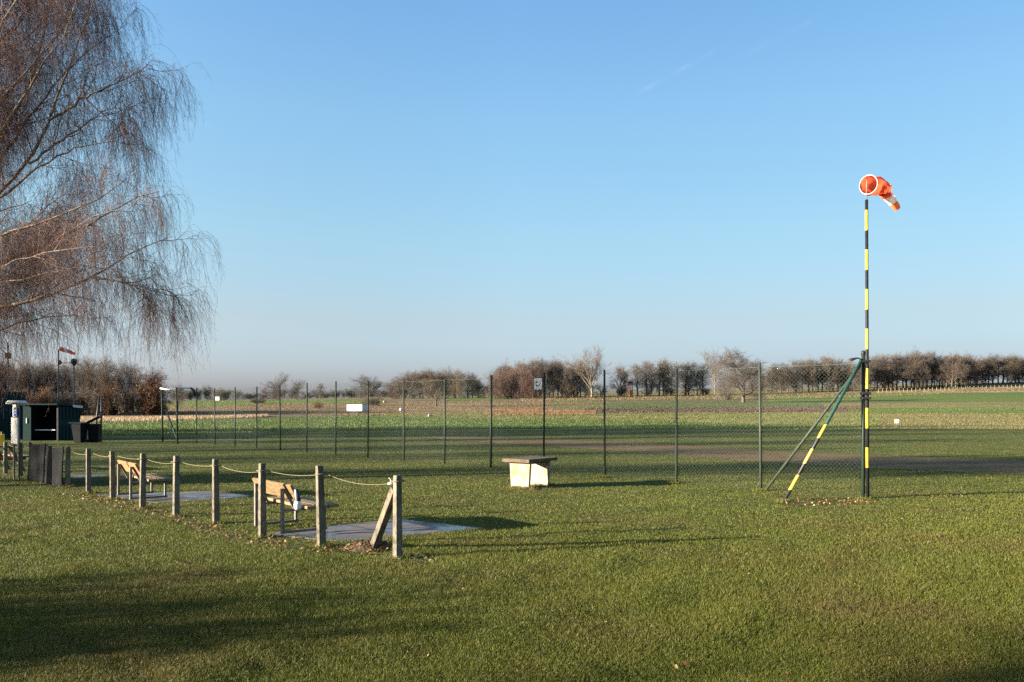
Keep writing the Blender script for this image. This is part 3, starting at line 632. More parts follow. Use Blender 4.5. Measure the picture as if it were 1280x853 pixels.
row_of_trees(['row0', 'row1', 'oak0', 'row2'], 11, 795, 882, [(795, 455), (850, 453), (882, 456)], 385, 8, 26, 'bare tree of the row between the brick tower and the pale tree', 'trees beside the brick tower', jt=2)
row_of_trees(['shrub0', 'bush1', 'shrub1'], 6, 745, 900, [(745, 480), (900, 483)], 392, 5, 18, 'low bush under the row of trees beside the brick tower', 'bushes under the row by the tower', 'bush', 'bare_shrub', 4)
plant_px('fan1', 894, 439, 0, 405, 30, 'pale slender fan shaped tree behind the broad oak', name='bare_poplar')
plant_px('oak0', 929, 441, 0, 222, 76, 'broad round crowned oak standing free in the field before the long row', name='bare_oak')
plant_px('bush2', 906, 462, 0, 260, 34, 'low spreading tree close beside the broad free standing oak')
row_of_trees(['row0', 'row1', 'row2', 'oak2', 'bush1'], 20, 948, 1078, [(952, 461), (985, 455), (1030, 451), (1078, 455)], 430, 8, 24, 'slim bare tree of the long row between the broad oak and the windsock mast', 'row trees before the windsock mast', jt=4)
row_of_trees(['row0', 'row1', 'row2', 'oak0', 'oak1'], 25, 1084, 1212, [(1086, 449), (1120, 443), (1170, 444), (1212, 450)], 450, 8, 25, 'bare tree of the long row beyond the windsock mast', 'row trees beyond the windsock mast', jt=4)
plant_px('oak2', 1190, 446, 0, 440, 36, 'broad oak at the end of the long row where the hill begins', name='bare_oak')
row_of_trees(['bush0', 'tan0', 'row1', 'oak1'], 20, 1210, 1345, [(1212, 452), (1250, 446), (1345, 442)], 480, 10, 28, 'brown tree of the wood on the low hill', 'trees of the hill wood', jt=2.5)
row_of_trees(['bush1', 'tan1', 'row1'], 22, 935, 1230, [(935, 468), (1100, 460), (1230, 458)], 475, 6, 20, 'smaller tree standing in the gaps behind the long tree row', 'small trees behind the long row', jt=5)
# trees beside the lawn whose crowns shade it (beyond the picture's edge)
for (c, x, h, w, k) in ((23, -44, 10, 5, 'row1'), (30, -46, 12, 6, 'row0'), (36.5, -45, 14, 6, 'row2'), (44, -48, 16, 6, 'row0'), (51, -50, 17, 8, 'oak1'), (56.5, -52, 18, 9, 'bush0'), (62, -54, 18, 10, 'bush1'), (67, -57, 17, 10, 'bush2'),
                      (59, -66, 19, 9, 'bush0'), (3.2, -34, 14, 7, 'bush1'), (-3.5, -36, 15, 10, 'bush2'), (-10, -34, 15, 11, 'bush0')):
    plant(k, x, c + 0.29 * x, h, w, 'tall bare tree in the row beside the lawn, shading the grass', 'trees beside the lawn')
for k, x, c, h, w in (('shrub1', -11.5, 8.7, 1.7, 2.0), ('rust0', -12.4, 7.5, 2.1, 1.9), ('shrub1', -13.2, 7.0, 2.3, 2.0), ('shrub0', -13.6, 6.4, 2.0, 1.6), ('rust0', -14.5, 7.6, 2.5, 2.0), ('bush0', -20, 2.2, 5.2, 3.0)):  # unseen shrubs, added to throw short shadows over the near lawn
    plant(k, x, c + .29 * x, h, w, 'unseen shrub added beside the lawn to shade the grass', 'unseen shrubs added for shade', 'shrub', 'bare_shrub')

# ------------------------------------------------------------------ the weeping birch
def birch():
    rg = np.random.default_rng(5)
    D0 = 17.5; base = at_depth(-150, 0, D0); bx, by = base.x, D0
    def W(px, row, dd): p = at_depth(px, row, D0 + dd); return np.array([p.x, p.y, p.z])
    trunkP = np.array([(bx, by, -.2), (bx + .1, by, 1.2), (bx + .15, by + .1, 3), (bx + .5, by, 5), (bx + .7, by - .2, 7.5), (bx + 1.2, by, 10), (bx + 1.4, by + .2, 12.5), (bx + 1.6, by, 15.5)])
    def resample(p, K):
        p = np.array(p, float); s = np.concatenate([[0], np.cumsum(np.linalg.norm(np.diff(p, axis=0), axis=1))]); s /= s[-1]
        q = np.linspace(0, 1, K); out = np.stack([np.interp(q, s, p[:, k]) for k in range(3)], -1)
        for _ in range(2): out[1:-1] = out[1:-1] * .5 + .25 * (out[2:] + out[:-2])
        return out
    K = 16; Ls = []
    def limb(pts, r): Ls.append((resample(pts, K), r * 1.08))
    T = lambda z: np.array([np.interp(z, trunkP[:, 2], trunkP[:, k]) for k in range(3)])
    # limbs that reach into view
    limb([T(2.6), W(-60, 395, -.2), W(0, 385, -.5), W(60, 372, -.8), W(115, 346, -1), W(165, 315, -1), W(190, 301, -1), W(214, 294, -1)], .062)
    limb([W(115, 346, -1), W(150, 352, -1.1), W(180, 364, -1.2), W(204, 360, -1.2)], .024)
    limb([T(3.0), W(-50, 360, .6), W(0, 330, .9), W(60, 306, 1), W(115, 278, 1), W(160, 255, 1), W(198, 240, 1)], .055)
    limb([T(3.2), W(-60, 330, -.6), W(0, 294, -1.2), W(55, 277, -1.4), W(100, 262, -1.4), W(145, 238, -1.4), W(172, 212, -1.4)], .05)
    limb([T(3.4), W(-70, 310, 0), W(0, 247, -.3), W(36, 205, -.4), W(62, 150, -.4), W(84, 90, -.4), W(115, 8, -.4), W(135, -60, -.4)], .055)
    limb([T(3.6), W(-80, 290, .5), W(-20, 215, .9), W(10, 160, 1), W(45, 90, 1), W(58, 20, 1), W(75, -70, 1)], .06)
    limb([T(3.6), W(-90, 280, -.5), W(-10, 190, -1), W(20, 130, -1), W(62, 78, -1), W(95, 15, -1), W(112, -60, -1)], .05)
    limb([W(62, 150, -.4), W(95, 128, -.5), W(130, 112, -.6), W(160, 96, -.6), W(190, 86, -.6)], .03)
    limb([W(36, 205, -.4), W(75, 178, -.2), W(115, 150, 0), W(142, 134, 0), W(168, 136, 0)], .028)
    limb([W(0, 247, -.3), W(60, 198, -.6), W(120, 178, -.8), W(150, 178, -.8), W(170, 190, -.8)], .028)
    limb([W(-20, 215, .9), W(20, 175, 1.2), W(65, 105, 1.4), W(110, 65, 1.5), W(140, 36, 1.5), W(158, 32, 1.5)], .035)
    limb([T(2.4), W(-60, 425, 1), W(0, 412, 1.6), W(40, 398, 1.8), W(90, 395, 1.9), W(130, 400, 2)], .035)
    limb([T(3.0), W(-50, 380, -1.4), W(0, 352, -2), W(50, 343, -2.2), W(95, 335, -2.2), W(140, 322, -2.2)], .035)
    limb([T(5.5), W(-60, 150, 1), W(0, 60, 2), W(50, 0, 2.2), W(80, -60, 2.2)], .05)
    limb([T(6.0), W(-50, 120, -1), W(10, 20, -2), W(60, -60, -2.2), W(100, -110, -2.2)], .05)
    for k in range(7):                                           # lower limbs and their side arms filling the curtain of twigs
        p0 = T(rg.uniform(2.4, 5)); px, row, dd = 10 + 185 * (k + rg.uniform(0, 1)) / 7, rg.uniform(215, 345), rg.uniform(-3, 3); row = max(row, 90 + px); q = W(px, row, dd); mid = p0 * .5 + q * .5 + np.array([-.3, 0, -.25])
        limb([p0, mid, q * .75 + mid * .25 + rg.normal(0, .12, 3) + np.array([0, 0, .2]), q], .024)
    for k in range(9):                                            # inner limbs, some nearer and some farther than the main ones
        z = rg.uniform(3, 8); p0 = T(z); px, row, dd = rg.uniform(-20, 135), rg.uniform(-120, 190), rg.uniform(-3, 3); q = W(px, row, dd); mid = p0 * .5 + q * .5 + np.array([-.5, 0, -.3])
        limb([p0, mid, q * .8 + mid * .2 + rg.normal(0, .12, 3), q], .04)
    # the rest of the crown, outside the picture
    for k in range(26):
        a = rg.uniform(0, 2 * np.pi); z = rg.uniform(3, 13)
        if abs((a + np.pi) % (2 * np.pi) - np.pi) < .9 and z < 8: a += np.pi
        L = rg.uniform(3.5, 5.5) * (1 - .45 * (z - 3) / 10); p0 = T(z); d = np.array([math.cos(a), math.sin(a) * .85, 0])
        limb([p0, p0 + d * L * .35 + np.array([0, 0, L * .4]), p0 + d * L * .75 + np.array([0, 0, L * .7]), p0 + d * L + np.array([0, 0, L * .72])], .045)
    LP = np.stack([l for l, _ in Ls]); LP[:, 1:] += rg.normal(0, .022, LP[:, 1:].shape)
    LR = np.stack([r * np.linspace(1, .10, K) for _, r in Ls])
    tr = merge([tubes(resample(trunkP, 24)[None], (.2 * np.linspace(1, .18, 24))[None], 12), tubes(LP, LR, 7)])
    b1 = grow(rg, LP, LR, 10, .22, 1, 1.5, R(42), .03, .13, 7, .55, .008, .019, lt=.68)
    b2 = grow(rg, *b1, 5, .15, 1, .6, R(45), -.08, .18, 5, .6, .0042, .007, lt=.3)
    drop = 0
    t1 = grow(rg, *b2, 6, .1, 1, .95, R(48), -.62, .20, 8, .6, .0024, .0032, lv=.55, taper=.5)
    t1b = grow(rg, *b1, 11, .25, 1, 1.15, R(50), -.62, .20, 8, .5, .0026, .0034, lv=.55, taper=.5)
    t1c = grow(rg, LP, LR, 12, .3, 1, .9, R(50), -.6, .20, 8, .2, .0026, .0036, lv=.5, taper=.5)
    t2 = grow(rg, *t1, 4, .15, .95, .2, R(45), -.22, .25, 4, .7, .0017, .0022, lv=.4, taper=.6)
    t2b = grow(rg, *t1b, 5, .15, .95, .22, R(45), -.22, .25, 4, .7, .0017, .0022, lv=.4, taper=.6)
    e = empty('birch_tree', (bx, by, 0), label='large weeping birch with bare hanging reddish twigs at the picture edge', cat='tree')
    off = np.array([bx, by, 0])
    v, f = tr; link('trunk', np_mesh('trunk', v - off, f), M['birch_bark'], e, smooth=True)
    v, f = merge([tubes(*b1, 4), tubes(*b2, 3)]); link('branches', np_mesh('branches', v - off, f), M['birch_branch'], e)
    v, f = merge([tubes(*q, 3) for q in (t1, t1b, t1c, t2, t2b)]); link('crown', np_mesh('crown', v - off, f), M['birch_twig'], e)
birch()

# ------------------------------------------------------------------ roped concrete posts
POSTS = [(497, 698, 592), (402, 684, 580), (328, 672, 577), (270, 655, 572), (220, 646, 568), (178, 636, 565), (141, 625, 562), (111, 617, 559), (84.5, 609, 557), (62, 603.5, 556), (41, 599, 554), (26, 595.5, 552), (7, 592, 551)]
PLABEL = ['weathered concrete end post with a slanting brace and the rope knotted on', 'lichen spotted concrete post nearest the braced end post', 'concrete post standing before the near bench backrest',
          'concrete post between the two benches, first past the near bench', 'concrete post between the two benches, first before the far bench seat', 'concrete post before the far bench seat edge',
          'concrete post at the backrest of the far bench', 'concrete post between the far bench and the dark sheets', 'concrete post at the free edge of the dark rubber sheets',
          'pale post top showing between the two dark sheets', 'leaning pale post at the outer edge of the dark sheets', 'concrete post just beside the notice board legs', 'concrete post before the picnic table with the yellow canister']
ANCH = []
for i, (px, row, top) in enumerate(POSTS):
    g = at(px, row); g.z = 0; h = (row - top) / FPX * g.y * 1.0
    e = empty('concrete_post', g, R(-45) + random.uniform(-.06, .06), label=PLABEL[i], cat='post', group='roped concrete posts')
    lean = Vector((random.uniform(-.012, .012), random.uniform(-.012, .012), 0))
    if i == 1: lean = Vector((-.035, .01, 0))
    if i == 10: lean = Vector((.02, .05, 0))
    e.rotation_euler = (lean.y, lean.x, e.rotation_euler.z)
    bm = bmesh.new(); w = .080 if i < 3 else .078; d = .105
    bm_h = h
    box(bm, (0, 0, (bm_h - .3) / 2), (w, d, bm_h + .3), None, .012)
    for v in bm.verts:                                         # rounded, worn head and slightly uneven arrises
        if v.co.z > bm_h - .02: v.co.x *= .78; v.co.y *= .78
        v.co += Vector((random.uniform(-1, 1), random.uniform(-1, 1), 0)) * .002
    obj('shaft', bm, M['concrete'], e)
    if i == 0:
        bm = bmesh.new(); q = e.matrix_basis.inverted()
        b0 = Vector((-1.80, 10.12, -.1)); b1 = Vector((g.x - .035, g.y + .035, .84))
        beam(bm, q @ b0, q @ b1, .085, .10, .01); obj('brace', bm, M['concrete'], e)
    ANCH.append(Vector((g.x, g.y, h * .9 if i else .93)))
def rope():
    bm = bmesh.new(); n = 14
    sideways = Vector((.052, -.052, 0)) * .0
    for i in range(12):
        a, b = ANCH[i], ANCH[i + 1]; sag = .03 + .03 * ((i * 37) % 5) / 4 if i else .085
        nrmv = Vector((.72, .69, 0)) * .062                    # runs along the far faces and round each post
        pts = [a.lerp(b, k / n) + nrmv - Vector((0, 0, sag * 4 * (k / n) * (1 - k / n))) for k in range(n + 1)]
        tube_bm(bm, pts, .004, 6)
    for i in range(1, 12):                                     # the loop round each post
        a = ANCH[i]; rg = [a + Matrix.Rotation(R(-45), 3, 'Z') @ Vector((cx * .049, cy * .061, .002 * k)) for k, (cx, cy) in enumerate(((1, 1), (1, -1), (-1, -1), (-1, 1), (1, 1)))]
        tube_bm(bm, rg, .006, 6)
    e = ANCH[0]; rg = [e + Matrix.Rotation(R(-45), 3, 'Z') @ Vector((cx * .049, cy * .061, .003 * k)) for k, (cx, cy) in enumerate(((1, 1), (1, -1), (-1, -1), (-1, 1), (1, 1)))]
    tube_bm(bm, rg, .0065, 6)
    o = obj('rope', bm, M['rope'], smooth=True, label='thin pale rope sagging from post to post', cat='rope')
    bm = bmesh.new(); a, b = ANCH[0], ANCH[1]; k = .14
    p = a.lerp(b, k) + Vector((.72, .69, 0)) * .062 - Vector((0, 0, .09 * 4 * k * (1 - k)))
    bmesh.ops.create_icosphere(bm, subdivisions=2, radius=.022, matrix=Matrix.Translation(p) @ Matrix.Diagonal((1.8, .8, .8, 1)))
    tube_bm(bm, [p, p + Vector((.0, 0, .05)), p + Vector((-.02, 0, .07))], [.007, .005, .003], 6)
    obj('knot', bm, M['white'], o, smooth=True, label='white taped knot in the rope')
rope()

def mound():
    c = Vector((-1.79, 10.1, 0)); bm = bmesh.new(); n, m = 14, 28; rg = random.Random(4)
    for i in range(n + 1):
        for k in range(m):
            r = i / n; a = 2 * math.pi * k / m
            z = .13 * (1 - r * r) ** 1.3 * (1 + .35 * math.sin(3 * a + 1) * r) + rg.uniform(-.012, .012) * (1 - r) - .01 * r
            bm.verts.new((math.cos(a) * r * .42 * (1 + .15 * math.sin(2 * a)), math.sin(a) * r * .3, z))
    bm.verts.ensure_lookup_table()
    for i in range(n):
        for k in range(m):
            bm.faces.new([bm.verts[i * m + k], bm.verts[i * m + (k + 1) % m], bm.verts[(i + 1) * m + (k + 1) % m], bm.verts[(i + 1) * m + k]])
    o = obj('soil_mound', bm, M['soil'], smooth=True, label='small heap of brown soil at the foot of the slanting brace', cat='soil heap'); o.location = c
    q = 260; a = RNG.uniform(0, 6.28, q); r = np.sqrt(RNG.uniform(0, 1, q)) * .98
    x = np.cos(a) * r * .42; y = np.sin(a) * r * .3
    l = leaves('leaf_litter', x, y, .13 * np.maximum(0, 1 - r * r) ** 1.3 + .012, RNG.uniform(.025, .05, q), 12); l.parent = o
mound()

# ------------------------------------------------------------------ benches
def make_bench(loc, rz, back, label):
    e = empty('park_bench', loc, rz, label=label, cat='bench')
    for x in (.16, 1.14):
        bm = bmesh.new(); w = .05
        beam(bm, (x, 0, .03), (x, 0, .655), w, .042, .004)                      # rear leg
        beam(bm, (x, -.03, .648), (x, -.18, .36), w, .034, .004)                # slanted back rail
        beam(bm, (x, -.02, .352), (x, -.70, .352), w * .96, .034, .004)         # seat rail
        beam(bm, (x, -.62, .03), (x, -.62, .338), w, .036, .004)                # front leg
        beam(bm, (x, .02, .052), (x, -.66, .052), w * .94, .036, .004)          # foot rail
        obj('side_frame', bm, M['steel'], e)
    bm = bmesh.new(); t = math.atan2(.15, .288)
    rot = Matrix.Rotation(-t, 3, 'X')
    c = Vector((.65, -.085, .615)); box(bm, c, (1.42, .036, .23), rot, .006); obj('backrest', bm, back, e)
    for k in range(3):
        bm = bmesh.new(); box(bm, (.65, -.33 - k * .165, .392), (1.46, .148, .042), None, .006); obj('seat_board', bm, M['seat_wood'], e)
    return e
bz = math.atan2(.78, -.62)
near = at(353, 671); near.z = .03
bl = Matrix.Rotation(bz, 3, 'Z')
make_bench(near - bl @ Vector((.16, 0, 0)), bz, M['bench_wood'], 'near wooden bench with steel frame, seen from behind between two posts')
far = at(163.5, 627); far.z = .03
make_bench(far - bl @ Vector((.16, 0, 0)), bz, M['red_wood'], 'far wooden bench with reddish backrest on the second paved pad')
def pouch():
    c = near + bl @ Vector((-.265, -.06, .0)); e = empty('hanging_pouch', c, bz, label='small black and white pouch hung over the end of the near bench backrest', cat='pouch')
    bm = bmesh.new(); rings = tube_bm(bm, [(0, -.05, .50), (0, -.045, .46), (0, -.05, .41), (0, -.055, .385)], [.042, .05, .052, .035], 12); obj('white_bag', bm, M['white'], e, smooth=True)
    bm = bmesh.new(); tube_bm(bm, [(0, -.05, .502), (0, -.04, .56), (0, -.03, .62), (0, -.02, .665)], [.041, .04, .036, .03], 12); obj('black_sleeve', bm, M['black'], e, smooth=True)
    bm = bmesh.new(); tube_bm(bm, [(-.03, -.02, .51), (-.034, -.01, .58), (-.03, 0, .66)], [.012, .02, .012], 8); obj('white_flap', bm, M['white'], e, smooth=True)
pouch()

# ------------------------------------------------------------------ dark sheets between the posts
def dark_sheet(i0, i1, label, bulge):
    a, b = ANCH[i0].copy(), ANCH[i1].copy(); a.z = b.z = 0; off = Vector((-.71, -.7, 0)) * .075
    n, m = 22, 10; bm = bmesh.new(); vs = []
    for k in range(n + 1):
        for j in range(m + 1):
            s = k / n; t = j / m
            p = a.lerp(b, s) + off + off.normalized() * (.05 * math.sin(math.pi * s) * bulge + .012 * math.sin(9 * s + 3 * t) + .03 * (1 - t) * bulge)
            top = (.93 if i0 == 8 else .96) - .05 * math.sin(math.pi * s)
            p.z = .02 + (top - .02) * t; vs.append(bm.verts.new(p))
    for k in range(n):
        for j in range(m): bm.faces.new([vs[k * (m + 1) + j], vs[(k + 1) * (m + 1) + j], vs[(k + 1) * (m + 1) + j + 1], vs[k * (m + 1) + j + 1]])
    o = obj('rubber_sheet', bm, M['sheet'], smooth=True, label=label, cat='rubber sheet', group='dark rubber sheets on the posts')
    md = o.modifiers.new('thick', 'SOLIDIFY'); md.thickness = .02; md.offset = 0
dark_sheet(8, 9, 'dark grey rubber sheet hung between posts, the one nearer the far bench', 1.0)
dark_sheet(9, 10, 'dark grey rubber sheet hung between posts, the one nearer the notice board', 1.3)

# ------------------------------------------------------------------ notice board and picnic table at the picture edge
def notice_board():
    c = at(20.5, 600); c.z = 0; e = empty('notice_board', c, math.atan2(.72, -.69), label='narrow white notice board with a blue sign and small curved roof on two thin legs', cat='notice board')
    for x in (-.24, .24):
        bm = bmesh.new(); tube_bm(bm, [(x, 0, -.1), (x, 0, 1.92)], .022, 10); obj('leg', bm, M['steel'], e)
    bm = bmesh.new(); box(bm, (.0, .035, 1.24), (.62, .03, .64), None, .006); obj('panel', bm, M['white'], e)
    bm = bmesh.new(); box(bm, (0, .052, 1.24), (.54, .006, .56)); obj('paper', bm, M['shelf'], e)
    bm = bmesh.new(); box(bm, (.04, .03, 1.73), (.34, .02, .30), None, .004); obj('upper_panel', bm, M['white'], e)
    bm = bmesh.new(); box(bm, (-.18, .06, 1.70), (.34, .012, .22), None, .004); s = obj('blue_sign', bm, M['blue'], e)
    for z in (1.735, 1.672):
        bm = bmesh.new(); box(bm, (-.18, .068, z), (.22, .004, .024)); obj('sign_line', bm, M['white'], s)
    bm = bmesh.new(); n = 12; w = .17
    prof = [(-.3 + .6 * k / n, 1.93 + .06 * math.sin(math.pi * k / n) - .02 * k / n) for k in range(n + 1)]
    vs = [[bm.verts.new((x, y, z)) for y in (-w, w)] for x, z in prof]
    for q, r in zip(vs, vs[1:]): bm.faces.new([q[0], r[0], r[1], q[1]])
    o = obj('roof', bm, M['white'], e, smooth=True); md = o.modifiers.new('thick', 'SOLIDIFY'); md.thickness = .02
notice_board()
def picnic():
    c = Vector((-14.45, 22.2, 0)); e = empty('picnic_table', c, R(-40), label='old dark wooden picnic table cut off by the picture edge', cat='table')
    bm = bmesh.new()
    for k in range(4): box(bm, (0, -.28 + k * .187, .76), (1.7, .17, .04), None, .005)
    obj('tabletop', bm, M['old_wood'], e)
    for y in (-.62, .62):
        bm = bmesh.new(); box(bm, (0, y, .45), (1.7, .24, .04), None, .005); obj('seat', bm, M['old_wood'], e)
    for x in (-.6, .6):
        bm = bmesh.new(); beam(bm, (x, -.62, 0), (x, -.24, .74), .06, .09, .004); beam(bm, (x + .065, .62, 0), (x + .065, .24, .74), .06, .09, .004)
        beam(bm, (x - .064, -.68, .4), (x - .064, .68, .4), .06, .09, .004); obj('side_frame', bm, M['old_wood'], e)
    k = empty('yellow_canister', c + Vector((.36, -.22, .782)), .3, label='yellow canister with dark cap on the picnic table', cat='canister')
    bm = bmesh.new(); box(bm, (0, 0, .15), (.24, .17, .30), None, .03); obj('body', bm, M['yellow'], k)
    bm = bmesh.new(); tube_bm(bm, [(.07, 0, .29), (.07, 0, .36)], .03, 10); obj('cap', bm, M['black'], k)
    bm = bmesh.new(); tube_bm(bm, [(-.09, 0, .29), (-.09, 0, .345), (.03, 0, .345), (.03, 0, .29)], .014, 8); obj('handle', bm, M['yellow'], k)
picnic()

# ------------------------------------------------------------------ concrete start table
def start_table():
    c = at(663, 612); c.z = 0; u = Vector((.6, .8, 0)); v = Vector((.8, -.6, 0))
    rz = math.atan2(.8, .6); e = empty('concrete_table', c - v * .335, rz, label='pale concrete table on two tapered slab legs with an overhanging flat top', cat='table')
    # local x runs to the back, local y to the sunny side (towards the viewer's edge is -y)
    def slab(x0, t, wt, wb, h, name):
        bm = bmesh.new(); q = []
        for x in (x0, x0 + t):
            q.append([bm.verts.new(p) for p in ((x, -wb / 2, -.05), (x, wb / 2, -.05), (x, wt / 2, h), (x, -wt / 2, h))])
        a, b = q
        bm.faces.new(a); bm.faces.new(b[::-1])
        for k in range(4): bm.faces.new([a[k], b[k], b[(k + 1) % 4], a[(k + 1) % 4]])
        bmesh.ops.bevel(bm, geom=bm.edges[:], offset=.006, segments=2, affect='EDGES'); obj(name, bm, M['table_white'], e)
    slab(.06, .07, .56, .47, .60, 'slab_leg'); slab(.80, .07, .56, .47, .60, 'slab_leg')
    bm = bmesh.new(); box(bm, (.46, 0, .57), (.62, .06, .07), None, .004); obj('cross_rail', bm, M['table_top'], e)
    bm = bmesh.new(); box(bm, (.46, 0, .642), (1.12, .74, .075), None, .008); obj('top', bm, M['table_top'], e)
start_table()

# ------------------------------------------------------------------ chain-link fence
FP = [Vector((6.87 - 1.5 * k, 15.65 + 1.6 * k, 0)) for k in range(16)]; FH = 2.75
def fence():
    e = empty('wire_mesh_fence', FP[0], label='tall chain link fence on thin dark green posts running diagonally across the lawn', cat='fence')
    o0 = FP[0]
    for k, p in enumerate(FP):
        bm = bmesh.new(); h = FH + (.1 if k == 0 else random.uniform(-.03, .05)); l = Vector((random.uniform(-.03, .03), random.uniform(-.03, .03), 0))
        q = p - o0; tube_bm(bm, [q + Vector((0, 0, -.2)), q + l + Vector((0, 0, h))], .034 if k in (0, 5) else .027, 10)
        obj('post', bm, M['fence_grey'] if k in (1, 2, 7, 8) else M['fence_green'], e, smooth=True)
        if k in (0,):
            bm = bmesh.new(); tube_bm(bm, [q + Vector((0, 0, h - .02)), q + Vector((0, 0, h + .05)), q + Vector((0, 0, h + .07))], [.042, .04, .02], 10); obj('post_cap', bm, M['black'], e, smooth=True)
    u = (FP[-1] - FP[0]); L = u.length; u.normalize(); off = Vector((.03, .03, 0)); H = FH - .06
    bm = bmesh.new()
    for z in (H - .01,): 
        n = 45; tube_bm(bm, [u * (L * k / n) + off * 1.1 + Vector((0, 0, z - .012 * math.sin(math.pi * ((k % 3) / 3)))) for k in range(n + 1)], .003, 4)
    obj('tension_wire', bm, M['wire'], e)
    s = .062; segs = []
    a = -H
    while a < L:
        for sgn in (1, -1):
            t0 = max(0, -a if a < 0 else 0); t1 = min(H, L - a)
            if t1 > t0:
                if sgn == 1: p0, p1 = (a + t0, t0), (a + t1, t1)
                else: p0, p1 = (a + t0, H - t0), (a + t1, H - t1)
                segs.append((u * p0[0] + off * (1 + .06 * sgn) + Vector((0, 0, p0[1] + .03)), u * p1[0] + off * (1 + .06 * sgn) + Vector((0, 0, p1[1] + .03))))
        a += s * math.sqrt(2)
    P = np.array([[list(p), list(q)] for p, q in segs]); v, f = tubes(P, np.full((len(P), 2), .0012), 3)
    link('netting', np_mesh('netting', v, f), M['wire'], e)
    bm = bmesh.new(); tube_bm(bm, [FP[1] - o0 + Vector((.06, -.05, .0)), Vector((-.03, .03, FH - .1))], .027, 10); obj('brace', bm, M['fence_grey'], e, smooth=True)
fence()
def fence_sign():
    p = FP[4]; z0 = EYE + (HOR - 473) / FPX * p.y; z1 = EYE + (HOR - 487) / FPX * p.y
    c = at_depth(672.5, 480, p.y - .05); e = empty('warning_sign', c, R(-24), label='small white sign with dark marks wired to a fence post', cat='sign')
    h = z0 - z1; w = .228
    bm = bmesh.new(); box(bm, (0, 0, 0), (w, .006, h), None, .0015); obj('plate', bm, M['white'], e)
    bm = bmesh.new()                                          # two dark shapes and a grey curve
    for zz, s in ((.045, 1), (-.045, -1)):
        pts = [(-.07, 0), (-.045, .028 * s), (-.012, .014 * s), (-.004, -.012 * s), (-.03, -.006 * s), (-.05, -.02 * s)]
        vs = [bm.verts.new((x, -.005, zz + z)) for x, z in pts]; bm.faces.new(vs)
    g = bmesh.ops.extrude_face_region(bm, geom=bm.faces[:]); bmesh.ops.translate(bm, vec=(0, -.002, 0), verts=[v for v in g['geom'] if isinstance(v, bmesh.types.BMVert)])
    obj('dark_marks', bm, M['black'], e)
    bm = bmesh.new(); tube_bm(bm, [(.012 + .05 * math.sin(a), -.005, .075 * math.cos(a)) for a in np.linspace(.1, 3.0, 14)], .006, 6); obj('grey_arc', bm, M['steel'], e)
    bm = bmesh.new()
    for z in (.04, 0, -.04): box(bm, (.035, -.0045, z), (.03, .003, .012))
    obj('grey_lines', bm, M['steel'], e)
fence_sign()

def metal_frame():
    a, b = at(203.5, 552.5), at(222, 555.5); a.z = b.z = 0
    e = empty('net_frame', a, label='thin metal goal frame with pale top bar and slanted brace at the far fence end', cat='frame')
    H = 2.78; q = b - a
    for p in (Vector((0, 0, 0)), q):
        bm = bmesh.new(); tube_bm(bm, [p, p + Vector((-.06, 0, H))], .045, 8); obj('post', bm, M['fence_green'], e, smooth=True)
    d = at_depth(238, 488, 40.5) - a; d.z = H + .02
    bm = bmesh.new(); tube_bm(bm, [Vector((-.12, 0, H + .02)), Vector((q.x * .4, q.y * .4, H - .07)), Vector((q.x, q.y, H - .03)), d], .038, 8); obj('top_bar', bm, M['white'], e, smooth=True)
    bm = bmesh.new(); tube_bm(bm, [Vector((.2, 0, 1.6)), q + Vector((-.04, 0, .35))], .04, 8); obj('brace', bm, M['fence_green'], e, smooth=True)
    bm = bmesh.new(); tube_bm(bm, [d + Vector((0, 0, .02)), d + Vector((.12, 0, -.1)), d + Vector((.2, .0, -.28)), d + Vector((.24, .0, -.42))], [.05, .09, .1, .03], 8); obj('net_bundle', bm, M['black'], e, smooth=True)
metal_frame()

# ------------------------------------------------------------------ windsock mast
def sock(parent, pts, rads, bands, n=20):
    """Open cloth tube in coloured bands; returns nothing. pts local."""
    for name, i0, i1, mat in bands:
        bm = bmesh.new(); P = pts[max(i0 - 0, 0):i1 + 1]; 
        # finer rings with slight folds
        fine, fr = [], []
        for k in range(len(P) - 1):
            for s in np.linspace(0, 1, 5)[:-1 if k < len(P) - 2 else None]:
                fine.append(Vector(P[k]).lerp(Vector(P[k + 1]), s)); fr.append(rads[i0 + k] * (1 - s) + rads[i0 + k + 1] * s)
        rings = tube_bm(bm, fine, fr, n, cap=False)
        rr = random.Random(i0)
        for q, ring in enumerate(rings):
            if 0 < q < len(rings) - 1:
                c = sum((v.co for v in ring), Vector()) / n
                for k, v in enumerate(ring): v.co += (v.co - c) * (.13 * math.sin(3 * 2 * math.pi * k / n + q * .7) + .06 * math.sin(7 * 2 * math.pi * k / n + q * 1.3) + rr.uniform(-.03, .03))
        o = obj(name, bm, mat, parent, smooth=True)
